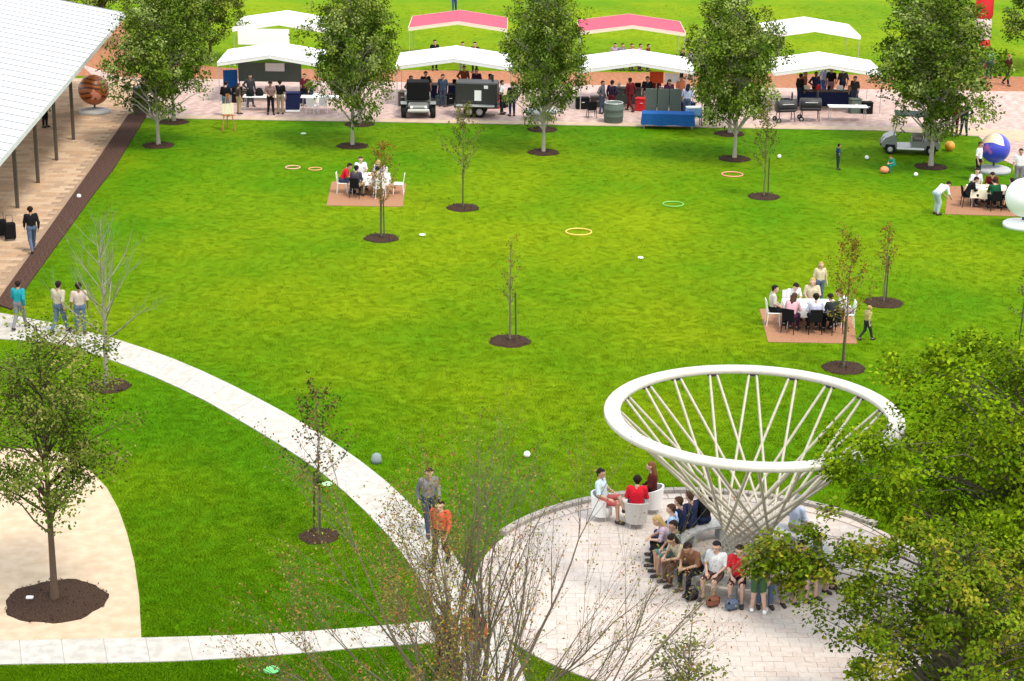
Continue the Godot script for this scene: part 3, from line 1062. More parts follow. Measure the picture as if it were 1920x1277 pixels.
func make_materials():
	leaf_mat = vmat(0.75)
	leaf_mat.metallic_specular = 0.06
	leaf_mat.backlight_enabled = true
	leaf_mat.backlight = Color(0.24, 0.3, 0.04)
	M.steel = mat(lin(0.55, 0.55, 0.54), 0.4, 0.6)
	M.dark_metal = mat(lin(0.045, 0.045, 0.05), 0.5, 0.3)
	M.black_iron = nmat(3, lin(0.012, 0.012, 0.013), lin(0.03, 0.027, 0.025), 0.6, 0.55)
	M.rubber = mat(lin(0.02, 0.02, 0.02), 0.9)
	M.white_paint = mat(lin(0.78, 0.78, 0.76), 0.4)
	M.tent_white = nmat(5, lin(0.84, 0.84, 0.82), lin(0.78, 0.78, 0.76), 1.5, 0.7)
	M.tent_pink = nmat(6, lin(0.42, 0.065, 0.1), lin(0.5, 0.09, 0.135), 1.5, 0.75)
	M.roof_white = nmat(7, lin(0.62, 0.62, 0.62), lin(0.5, 0.51, 0.52), 3.0, 0.5)
	M.roof_seam = mat(lin(0.3, 0.31, 0.32), 0.5)
	M.post_brown = nmat(8, lin(0.08, 0.065, 0.052), lin(0.12, 0.1, 0.08), 0.8, 0.6)
	M.concrete = nmat(9, lin(0.35, 0.33, 0.295), lin(0.45, 0.425, 0.38), 2.2, 0.9, 0.02, 1.6)
	M.concrete_b = nmat(10, lin(0.35, 0.335, 0.305), lin(0.45, 0.425, 0.39), 1.7, 0.9, 0.02, 1.6)
	M.joint = nmat(11, lin(0.33, 0.3, 0.27), lin(0.4, 0.36, 0.33), 1.0)
	M.promenade = nmat(12, lin(0.37, 0.26, 0.23), lin(0.49, 0.37, 0.33), 3.2, 0.9, 0.025, 1.8)
	M.tan_paving = nmat(14, lin(0.42, 0.315, 0.215), lin(0.49, 0.385, 0.275), 2.6, 0.9, 0.02, 1.4)
	M.terracotta = nmat(15, lin(0.26, 0.11, 0.055), lin(0.36, 0.165, 0.095), 2.4, 0.9, 0.03, 1.6)
	M.pad_brick = nmat(16, lin(0.25, 0.125, 0.07), lin(0.35, 0.185, 0.11), 0.9, 0.9, 0.04, 1.8)
	M.mulch = nmat(17, lin(0.022, 0.014, 0.01), lin(0.075, 0.045, 0.032), 0.7, 1.0, 0.06, 2.0)
	M.bed_mulch = nmat(18, lin(0.045, 0.025, 0.019), lin(0.115, 0.066, 0.052), 1.2, 1.0, 0.05, 2.0)
	M.kerb = nmat(19, lin(0.24, 0.215, 0.19), lin(0.36, 0.325, 0.29), 0.8)
	M.sculpt = nmat(20, lin(0.56, 0.53, 0.46), lin(0.46, 0.43, 0.37), 1.4, 0.45)
	M.sculpt_tube = nmat(21, lin(0.46, 0.42, 0.34), lin(0.33, 0.3, 0.235), 0.9, 0.4)
	M.bark_pale = nmat(22, lin(0.42, 0.39, 0.32), lin(0.2, 0.17, 0.13), 0.5, 0.9, 0.05, 2.2)
	M.bark_brown = nmat(23, lin(0.15, 0.1, 0.07), lin(0.07, 0.05, 0.036), 0.4, 0.95, 0.06, 2.0)
	M.bark_grey = nmat(24, lin(0.2, 0.17, 0.13), lin(0.1, 0.08, 0.06), 0.4, 0.95, 0.06, 2.0)
	M.bark_twig = nmat(26, lin(0.2, 0.16, 0.12), lin(0.11, 0.088, 0.065), 0.4, 0.95, 0.06, 2.0)
	M.bark_ash = nmat(32, lin(0.32, 0.3, 0.24), lin(0.17, 0.15, 0.115), 0.5, 0.9, 0.05, 2.0)
	M.stake = nmat(25, lin(0.05, 0.06, 0.03), lin(0.1, 0.09, 0.05), 0.5, 0.9)
	M.cart_silver = mat(lin(0.2, 0.21, 0.2), 0.35, 0.2)
	M.cart_seat = mat(lin(0.2, 0.17, 0.14), 0.7)
	M.cart_roof = mat(lin(0.08, 0.11, 0.1), 0.6)
	M.glass = mat(Color(0.75, 0.8, 0.8, 0.18), 0.05)
	M.glass.transparency = BaseMaterial3D.TRANSPARENCY_ALPHA
	M.chair_white = mat(lin(0.72, 0.71, 0.69), 0.5)
	M.chair_grey = nmat(27, lin(0.42, 0.4, 0.37), lin(0.5, 0.47, 0.43), 0.5, 0.7)
	M.navy = mat(lin(0.018, 0.024, 0.07), 0.85)
	M.blue_cloth = nmat(28, lin(0.012, 0.075, 0.25), lin(0.025, 0.12, 0.36), 0.7, 0.8)
	M.black = mat(lin(0.012, 0.012, 0.013), 0.8)
	M.panel_green = nmat(29, lin(0.09, 0.12, 0.1), lin(0.13, 0.15, 0.13), 0.8, 0.8)
	M.paper = mat(lin(0.78, 0.78, 0.77), 0.8)
	M.cream = mat(lin(0.72, 0.66, 0.5), 0.85)
	M.wood_orange = nmat(30, lin(0.42, 0.16, 0.06), lin(0.5, 0.22, 0.09), 0.4, 0.7)
	M.red = mat(lin(0.55, 0.03, 0.035), 0.6)
	M.stone_grey = nmat(31, lin(0.32, 0.33, 0.33), lin(0.42, 0.42, 0.41), 0.8)

const TURF_LUSH := Color(0.06, 0.17, 0.0003)
const TURF_DRY := Color(0.162, 0.228, 0.001)
var turf_grid := PackedFloat32Array()          # how dry the turf is, 97 x 129 samples over the lawn

func turf_dryness(x, z):
	var gx = clampf((x + 38.0) / 76.0 * 96.0, 0, 95.99); var gy = clampf((z + 140.0) / 106.0 * 128.0, 0, 127.99)
	var i = int(gx); var j = int(gy); var fx = gx - i; var fy = gy - j
	var k = j * 97 + i
	return (turf_grid[k] * (1 - fx) + turf_grid[k + 1] * fx) * (1 - fy) + (turf_grid[k + 97] * (1 - fx) + turf_grid[k + 98] * fx) * fy

func lawn_sheet():
	var x0 = -38.0; var x1 = 38.0; var z0 = -140.0; var z1 = -34.0
	var W = 1536; var Hh = 2048
	var mk = func(sd, fr, oc):
		var n := FastNoiseLite.new()
		n.seed = sd; n.frequency = fr; n.fractal_octaves = oc
		var im = n.get_image(W, Hh)
		im.convert(Image.FORMAT_L8)
		return im.get_data()
	var a = mk.call(101, 0.006, 4)            # broad patches
	var b = mk.call(102, 0.045, 3)            # metre-sized clumps
	var c = mk.call(103, 0.45, 1)              # tufts
	var rnd := RandomNumberGenerator.new(); rnd.seed = 7
	var rb = rnd.randf
	var out := PackedByteArray(); out.resize(W * Hh * 3)
	# dry, yellower turf: the middle of the big lawn, two worn tracks across it and the far lawn; lusher turf towards the front
	var dry = []
	for q in [[956, 470, 11.0, 17.0, 0.42], [1228, 470, 1.6, 17.0, 0.2], [985, 360, 1.3, 10.0, 0.14], [1700, 430, 5.0, 6.0, 0.2], [430, 560, 5.0, 9.0, 0.1], [960, 50, 60.0, 20.0, 0.5], [300, 800, 5.0, 6.0, -0.25], [640, 1100, 6.0, 6.0, -0.28], [960, 255, 40.0, 7.0, -0.22]]:
		var g = G(q[0], q[1])
		dry.append([g.x, g.z, q[2], q[3], q[4]])
	var grid = PackedFloat32Array(); grid.resize(97 * 129)
	for j in 129:
		for i in 97:
			var x = lerpf(x0, x1, i / 96.0); var z = lerpf(z0, z1, j / 128.0)
			var m = 0.26
			for d in dry:
				var e = pow((x - d[0]) / d[2], 2) + pow((z - d[1]) / d[3], 2)
				m += d[4] * exp(-e)
			grid[j * 97 + i] = m
	turf_grid = grid
	var lutr = PackedByteArray(); lutr.resize(512); var lutg = PackedByteArray(); lutg.resize(512); var lutb = PackedByteArray(); lutb.resize(512)
	var ca = TURF_LUSH
	var cb = TURF_DRY
	for i in 512:
		var cc = ca.lerp(cb, i / 511.0).linear_to_srgb()
		lutr[i] = int(cc.r * 255); lutg[i] = int(cc.g * 255); lutb[i] = int(cc.b * 255)
	var o = 0
	for y in Hh:
		var gy = y * 128.0 / Hh
		var j0 = int(gy); var fy = gy - j0
		for x in W:
			var gx = x * 96.0 / W
			var i0 = int(gx); var fx = gx - i0
			var k = j0 * 97 + i0
			var m = (grid[k] * (1 - fx) + grid[k + 1] * fx) * (1 - fy) + (grid[k + 97] * (1 - fx) + grid[k + 98] * fx) * fy
			var i = y * W + x
			m += (a[i] - 128) * 0.0036 + (b[i] - 128) * 0.0013 + (c[i] - 128) * 0.0003
			var li = clampi(int(m * 511), 0, 511)
			out[o] = lutr[li]; out[o + 1] = lutg[li]; out[o + 2] = lutb[li]
			o += 3
	var im = Image.create_from_data(W, Hh, false, Image.FORMAT_RGB8, out)
	im.generate_mipmaps()
	var m = mat(Color(1, 1, 1), 0.95)
	m.albedo_texture = ImageTexture.create_from_image(im)
	var arr = []
	arr.resize(Mesh.ARRAY_MAX)
	arr[Mesh.ARRAY_VERTEX] = PackedVector3Array([Vector3(x0, 0, z0), Vector3(x1, 0, z0), Vector3(x1, 0, z1), Vector3(x0, 0, z1)])
	arr[Mesh.ARRAY_NORMAL] = PackedVector3Array([Vector3.UP, Vector3.UP, Vector3.UP, Vector3.UP])
	arr[Mesh.ARRAY_TEX_UV] = PackedVector2Array([Vector2(0, 0), Vector2(1, 0), Vector2(1, 1), Vector2(0, 1)])
	arr[Mesh.ARRAY_INDEX] = PackedInt32Array([0, 1, 2, 0, 2, 3])
	var ms := ArrayMesh.new()
	ms.add_surface_from_arrays(Mesh.PRIMITIVE_TRIANGLES, arr)
	struct("lawn", ms, m)
	var gb := MB.new()
	gb.quad(Vector3(-500, -0.03, 60), Vector3(500, -0.03, 60), Vector3(500, -0.03, -900), Vector3(-500, -0.03, -900), Vector3.UP)
	struct("ground", gb, nmat(33, lin(0.075, 0.13, 0.005), lin(0.14, 0.185, 0.01), 9.0, 0.95))

func grass_tufts(count):
	var r := RandomNumberGenerator.new(); r.seed = 55
	var b := MB.new()
	for i in 18:
		var a = i * 0.9 + 0.3
		var p = Vector3(cos(a * 2.1) * 0.07, 0, sin(a * 1.7) * 0.07)
		var d = Vector3(cos(a * 3.1) * 0.5, 0.8, sin(a * 2.3) * 0.5).normalized()
		var s = Vector3(cos(a), 0, sin(a))
		b.v.append(p - s * 0.004); b.v.append(p + s * 0.004); b.v.append(p + d * 0.03)
		for k in 3: b.n.append((Vector3.UP + d * 0.2).normalized()); b.c.append(Color(1, 1, 1))
		var n0 = b.v.size() - 3
		b.ix.append(n0); b.ix.append(n0 + 1); b.ix.append(n0 + 2)
	var boxes = []
	for p in paved:
		var rc = Rect2(p[0], Vector2.ZERO)
		for q in p: rc = rc.expand(q)
		boxes.append(rc)
	var pts = []
	var tries = 0
	while pts.size() < count and tries < count * 3:
		tries += 1
		var py = 1300.0 - pow(r.randf(), 1.2) * 1290.0
		var g = G(r.randf_range(-20, 1940), py)
		var q = Vector2(g.x, g.z)
		var hit = false
		for i in paved.size():
			if boxes[i].has_point(q) and Geometry2D.is_point_in_polygon(q, paved[i]): hit = true; break
		if hit: continue
		pts.append(g)
	var mm := MultiMesh.new()
	mm.transform_format = MultiMesh.TRANSFORM_3D
	mm.use_colors = true
	mm.mesh = b.mesh()
	mm.instance_count = pts.size()
	var n1 := FastNoiseLite.new(); n1.seed = 9; n1.frequency = 0.09; n1.fractal_octaves = 3
	for i in pts.size():
		var p = pts[i]
		var s = r.randf_range(0.6, 1.15)
		mm.set_instance_transform(i, Transform3D(Basis(Vector3.UP, r.randf() * TAU).scaled(Vector3(s * 1.3, s * 0.8, s * 1.3)), p))
		var t = clampf(turf_dryness(p.x, p.z) + 0.06 + n1.get_noise_2d(p.x, p.z) * 0.25 + r.randf_range(-0.06, 0.06), 0, 1)
		mm.set_instance_color(i, TURF_LUSH.lerp(TURF_DRY, t) * 1.08)
	var o := MultiMeshInstance3D.new()
	o.multimesh = mm
	o.name = "grass"
	o.material_override = vmat(0.8)
	add_child(o)
	tag(o, "short mown green grass covering the park lawn", "grass", "", "stuff")

func resample(list, n):
	var c := Curve2D.new()
	for i in list.size():
		var p = list[i]
		var a = list[maxi(i - 1, 0)]; var b = list[mini(i + 1, list.size() - 1)]
		var t = (Vector2(b[0], b[1]) - Vector2(a[0], a[1])) / 6.0
		c.add_point(Vector2(p[0], p[1]), -t, t)
	var out = []
	for i in n:
		out.append(c.sample_baked(c.get_baked_length() * i / (n - 1.0), true))
	return out

func slab_path(called, up_list, low_list, n, y):
	var A = resample(up_list, n); var B = resample(low_list, n)
	var poly := PackedVector2Array()
	var wa = []; var wb = []
	for p in A: var g = G(p.x, p.y); wa.append(Vector2(g.x, g.z))
	for p in B: var g = G(p.x, p.y); wb.append(Vector2(g.x, g.z))
	for p in wa: poly.append(p)
	for i in n: poly.append(wb[n - 1 - i])
	paved.append(poly)
	var root = Node3D.new()
	root.name = called
	root.set_meta("kind", "structure")
	add_child(root)
	part("joint_bed", poly_sheet(poly, y - 0.012), M.joint, root)
	for i in n - 1:
		var e = 0.006 / maxf(wa[i].distance_to(wa[i + 1]), 0.1)
		var q = PackedVector2Array([wa[i].lerp(wa[i + 1], e), wa[i].lerp(wa[i + 1], 1 - e), wb[i].lerp(wb[i + 1], 1 - e), wb[i].lerp(wb[i + 1], e)])
		var b := MB.new()
		b.prism(q, -0.05, y)
		part("slab", b, M.concrete if i % 2 == 0 else M.concrete_b, root)

func paver_field(root, inside: Callable, x0, x1, z0, z1, l, w, th, mats: Array, rot: float, score: Callable, sd):
	var r := RandomNumberGenerator.new(); r.seed = sd
	var shapes = []
	for k in 2:
		var b := MB.new()
		b.box(Vector3(0, -th * 0.5, 0), Vector3(l - 0.006, th, w - 0.006), Basis(), 0.002 if k == 0 else 0.004)
		shapes.append(b.mesh())
	var cells = []
	var nz = int((z1 - z0) / w) + 1
	var nx = int((x1 - x0) / l) + 2
	for j in nz:
		for i in nx:
			var x = x0 + (i + 0.5 * (j % 2)) * l; var z = z0 + j * w
			if inside.call(x, z): cells.append([score.call(x, z), x, z, r.randi() % mats.size(), r.randf_range(-0.004, 0.003)])
	cells.sort_custom(func(p, q): return p[0] < q[0])
	var rest = []
	for m in mats: rest.append(MB.new())
	for i in cells.size():
		var c = cells[i]
		if i < 298:
			var o = part("paver", shapes[i % 2], mats[c[3]], root)
			o.position = Vector3(c[1], th + c[4], c[2])
		else:
			rest[c[3]].box(Vector3(c[1], th * 0.5 + c[4], c[2]), Vector3(l - 0.006, th, w - 0.006))
	for i in mats.size():
		if rest[i].v.size() > 0:
			var o = part("pavers_beyond", rest[i], mats[i], root)
			o.set_meta("kind", "stuff")

func build_ground():
	lawn_sheet()
	# promenade along the tents, its tan edge band and the brick strip behind it
	var prom = gpoly([[150, 120], [255, 216], [280, 222], [1640, 245], [1835, 256], [1880, 300], [1990, 350], [2500, 370], [2500, 190], [1920, 172], [1000, 158], [230, 146]])
	paved.append(prom)
	struct("promenade", poly_sheet(prom, 0.012), M.promenade)
	var band = gpoly([[280, 216], [1640, 238], [1840, 242], [2300, 262], [2300, 285], [1900, 265], [1836, 255], [1640, 244.3], [281, 221.4]])
	struct("promenade_edge", poly_sheet(band, 0.017), M.tan_paving)
	var brick = gpoly([[-150, 30], [-150, 118], [230, 149], [1000, 158], [1920, 172], [2500, 190], [2500, 158], [1870, 143], [1000, 134], [430, 128], [270, 112], [238, 60], [225, 30]])
	paved.append(brick)
	struct("brick_pavement", poly_sheet(brick, 0.008), M.terracotta)
	# terrace under the white roof: separate pavers on a bed
	var left = gpoly([[241, 216], [170, 320], [140, 362], [0, 560]])
	var zt = G(230, 150).z; var zb = G(0, 575).z
	var terr := PackedVector2Array([Vector2(-36, zt), Vector2(left[0].x, zt), left[0], left[1], left[2], left[3], Vector2(left[3].x, zb), Vector2(left[3].x - 0.2, G(0, 840).z - 1.0), Vector2(-36, G(0, 840).z - 1.0)])
	paved.append(terr)
	var tr := Node3D.new(); tr.name = "terrace"; tr.set_meta("kind", "structure"); add_child(tr)
	part("bed", poly_sheet(terr, 0.006), nmat(45, lin(0.27, 0.19, 0.13), lin(0.36, 0.26, 0.18), 0.8), tr)
	var tm = [nmat(41, lin(0.42, 0.29, 0.19), lin(0.49, 0.355, 0.245), 1.1), nmat(42, lin(0.44, 0.315, 0.215), lin(0.51, 0.38, 0.27), 1.3), nmat(43, lin(0.38, 0.245, 0.155), lin(0.46, 0.315, 0.21), 0.9), nmat(44, lin(0.33, 0.225, 0.155), lin(0.41, 0.3, 0.21), 1.0)]
	var ins = func(x, z):
		for s in [-0.35, 0.35]:
			if not Geometry2D.is_point_in_polygon(Vector2(x + s, z), terr): return false
		return true
	var sc = func(x, z):
		var p = photo_px(Vector3(x, 0, z))
		var roof_y = 300 - p.x * 275.0 / 235.0
		if p.x < -5 or p.y < roof_y: return 1000.0 - p.x
		return -z
	paver_field(tr, ins, -32.0, left[0].x + 1.0, zt, G(0, 840).z, 0.6, 0.4, 0.03, tm, 0.0, sc, 71)
	# dark mulch strip between terrace and lawn
	var strip = gpoly([[241, 216], [276, 216], [212, 320], [180, 360], [57, 530], [22, 582], [-8, 572], [0, 560], [140, 362], [170, 320]])
	paved.append(strip)
	var sb := MB.new(); sb.prism(strip, -0.02, 0.06)
	struct("planting_bed", sb, M.bed_mulch)
	# tan patio bottom left
	var patio = gpoly([[-220, 842], [55, 842], [110, 848], [160, 874], [200, 915], [222, 955], [238, 1000], [252, 1055], [261, 1120], [265, 1197], [-220, 1206]])
	paved.append(patio)
	struct("patio", poly_sheet(patio, 0.014), M.tan_paving)
	# curved concrete path and the straight one
	slab_path("path", [[-120, 560], [0, 588], [90, 605], [160, 622], [230, 641], [330, 676], [420, 716], [510, 762], [580, 802], [640, 841], [700, 884], [750, 928], [790, 968], [830, 1014], [868, 1066], [905, 1120], [940, 1170], [964, 1215], [985, 1277], [1000, 1330]],
		[[-120, 622], [0, 637], [70, 640], [130, 649], [200, 673], [290, 708], [380, 750], [450, 790], [520, 832], [590, 878], [640, 918], [690, 965], [735, 1014], [770, 1062], [800, 1112], [825, 1165], [845, 1218], [862, 1277], [870, 1330]], 26, 0.03)
	slab_path("footpath", [[-200, 1208], [0, 1203], [265, 1197.5], [500, 1190], [700, 1176], [823, 1165]], [[-200, 1252], [0, 1247], [300, 1242], [500, 1231], [700, 1214], [842, 1205]], 14, 0.026)
	# round plaza
	var pc = G(1340, 1100)
	var pr = 5.55
	var circ := PackedVector2Array()
	for i in 72: circ.append(Vector2(pc.x + cos(TAU * i / 72) * pr, pc.z + sin(TAU * i / 72) * pr))
	paved.append(circ)
	var pl := Node3D.new(); pl.name = "plaza"; pl.set_meta("kind", "structure"); add_child(pl)
	var pm = [nmat(51, lin(0.42, 0.36, 0.315), lin(0.5, 0.435, 0.39), 1.1), nmat(52, lin(0.43, 0.38, 0.335), lin(0.5, 0.445, 0.4), 1.3), nmat(53, lin(0.41, 0.345, 0.3), lin(0.48, 0.41, 0.365), 0.9), nmat(54, lin(0.43, 0.375, 0.335), lin(0.49, 0.435, 0.395), 1.0)]
	var ins2 = func(x, z):
		for sx in [-0.23, 0.23]:
			for sz in [-0.115, 0.115]:
				if Vector2(x + sx - pc.x, z + sz - pc.z).length() > pr - 0.3: return false
		return true
	part("bed", poly_sheet(circ, 0.016), nmat(55, lin(0.38, 0.33, 0.3), lin(0.44, 0.38, 0.345), 0.8), pl)
	paver_field(pl, ins2, pc.x - pr, pc.x + pr, pc.z - pr, pc.z + pr, 0.46, 0.23, 0.036, pm, 0.0, func(x, z): return -z, 72)
	var kn = 96
	for i in kn:                                    # edge stones
		var a0 = TAU * i / kn + 0.002; var a1 = TAU * (i + 1) / kn - 0.002
		var q := PackedVector2Array()
		for e in [[a0, pr - 0.3], [a1, pr - 0.3], [a1, pr], [a0, pr]]: q.append(Vector2(pc.x + cos(e[0]) * e[1], pc.z + sin(e[0]) * e[1]))
		var b := MB.new(); b.prism(q, -0.03, 0.038)
		part("edge_stone", b, pm[(i * 7 + i / 3) % 4], pl)
	for i in 34:                                    # the low kerb that holds the lawn at the back
		var a0 = -PI * 0.84 + PI * 0.62 * i / 34 + 0.0015; var a1 = -PI * 0.84 + PI * 0.62 * (i + 1) / 34 - 0.0015
		var q := PackedVector2Array()
		for e in [[a0, pr + 0.004], [a1, pr + 0.004], [a1, pr + 0.2], [a0, pr + 0.2]]: q.append(Vector2(pc.x + cos(e[0]) * e[1], pc.z + sin(e[0]) * e[1]))
		var b := MB.new(); b.prism(q, -0.03, 0.13)
		part("kerb_stone", b, M.kerb, pl)
	# brick pads of the picnic tables
	for q in [[[612, 386], [755, 388], [762, 345], [622, 341]], [[1440, 642], [1607, 645], [1597, 584], [1424, 580]], [[1772, 402], [1960, 408], [1960, 352], [1778, 350]]]:
		var p = gpoly(q)
		paved.append(p)
		var b := MB.new(); b.prism(p, -0.02, 0.02)
		struct(numbered("brick_pad"), b, M.pad_brick)

func canopy_building():
	var A = G(235, 25, 4.0); var B = G(0, 300, 4.0)
	var dirv = (B - A).normalized()
	var t = thing("pavilion", "long white sloping roof on slim brown posts beside the brick terrace", "pavilion", Vector3(A.x, 0, A.z))
	var o = Vector3(A.x, 0, A.z)
	var left = Vector3(-cos(0.18), sin(0.18), 0)
	var depth = 15.0
	var step = 1.15
	var pan := MB.new()
	var n = 38
	for i in n:
		var a = A + dirv * (i * step + 0.01) - o; var b = A + dirv * ((i + 1) * step - 0.01) - o
		var p := MB.new()
		p.quad(a, b, b + left * depth, a + left * depth, Vector3(left.y, -left.x, 0).normalized() * Vector3(1, 1, 1))
		part("roof_panel", p, M.roof_white, t)
		var s := MB.new()
		var q = a + left * depth * 0.5 + Vector3(0, 0.02, -0.01)
		var bs = Basis(left, Vector3(-left.y, left.x, 0) * -1.0, Vector3(0, 0, -1) * -1.0)
		s.box(q, Vector3(depth, 0.05, 0.025), Basis(Vector3.BACK, -0.18) * Basis())
		part("seam", s, M.roof_seam, t)
	var under := MB.new()
	var e = A + dirv * n * step - o
	var a0 = A - o
	var dn = Vector3(0, -0.22, 0)
	under.quad(a0 + dn, e + dn, e + dn + left * depth, a0 + dn + left * depth, Vector3.DOWN)
	part("soffit", under, M.white_paint, t)
	var fa := MB.new()
	fa.quad(a0 + dn, e + dn, e, a0, Vector3(1, 0, 0))
	fa.quad(a0 + dn, a0, a0 + left * depth, a0 + dn + left * depth, Vector3(0, 0, -1))
	fa.quad(e + dn, e, e + left * depth, e + dn + left * depth, Vector3(0, 0, 1))
	fa.quad(a0 + left * depth + dn, e + left * depth + dn, e + left * depth, a0 + left * depth, Vector3(-1, 0, 0))
	part("fascia", fa, M.roof_white, t)
	var p0 = G(138, 263); var p3 = G(33, 391)
	var st = (p3 - p0) / 3.0
	for row in 2:
		for i in range(0, 7):
			var f = p0 + st * i - Vector3(row * 6.0, 0, 0)
			var top = 4.0 - 0.2 + (A.x - f.x) * tan(0.18) - 0.0
			if f.z < A.z + 0.3: continue
			var b := MB.new()
			b.box(Vector3(f.x, top * 0.5, f.z) - o, Vector3(0.14, top, 0.14), Basis(), 0.02)
			part("post", b, M.post_brown, t)

func mist_sculpture():
	var base = G(1397, 1064)
	var t = thing("ring_sculpture", "white steel ring held up by a waisted bundle of crossing tubes on the round plaza", "sculpture", base)
	var H = 3.2
	while photo_px(base + Vector3(0, H, 0)).y > 775.0: H += 0.02
	var R = 3.46
	var ring := MB.new()
	ring.lathe([Vector2(R - 0.36, H - 0.1), Vector2(R - 0.02, H - 0.1), Vector2(R, H - 0.08), Vector2(R, H + 0.0), Vector2(R - 0.02, H + 0.02), Vector2(R - 0.36, H + 0.02), Vector2(R - 0.38, H), Vector2(R - 0.38, H - 0.08), Vector2(R - 0.36, H - 0.1)], 96)
	part("ring", ring, M.sculpt, t)
	var N = 20
	var rb = 0.98
	var da = deg_to_rad(137)
	for i in N:
		var a = TAU * (i + 0.35) / N
		for s in [-1.0, 1.0]:
			var a2 = a + s * 0.028
			var top = Vector3(cos(a2) * (R - 0.3), H - 0.1, sin(a2) * (R - 0.3))
			var bot = Vector3(cos(a2 + s * da) * rb, 0.05, sin(a2 + s * da) * rb)
			var b := MB.new()
			b.rod(top, bot, 0.035, 10)
			part("tube", b, M.sculpt_tube, t)
		var br := MB.new()
		br.box(Vector3(cos(a) * (R - 0.3), H - 0.13, sin(a) * (R - 0.3)), Vector3(0.12, 0.07, 0.28), Basis(Vector3.UP, -a), 0.01)
		part("bracket", br, M.dark_metal, t)
	var bs := MB.new()
	bs.lathe([Vector2(rb - 0.16, 0.03), Vector2(rb - 0.16, 0.09), Vector2(rb + 0.12, 0.09), Vector2(rb + 0.12, 0.03)], 48)
	part("base_ring", bs, M.stone_grey, t)
	# bench round the foot
	var bt = thing("ring_bench", "grey circular bench around the foot of the ring sculpture", "bench", base)
	for i in 12:
		var q := PackedVector2Array()
		for k in 5:
			var a = TAU * (i + k / 4.0 * 0.985) / 12
			q.append(Vector2(cos(a), sin(a)) * 2.0)
		for k in 5:
			var a = TAU * (i + (4 - k) / 4.0 * 0.985) / 12
			q.append(Vector2(cos(a), sin(a)) * 1.5)
		var b := MB.new(); b.prism(q, 0.37, 0.44)
		part("seat", b, M.stone_grey, bt)
		var g := MB.new()
		var a = TAU * (i + 0.49) / 12
		g.box(Vector3(cos(a) * 1.72, 0.2, sin(a) * 1.72), Vector3(0.12, 0.34, 0.34), Basis(Vector3.UP, -a + PI / 2), 0.01)
		part("leg", g, M.stone_grey, bt)
	return base

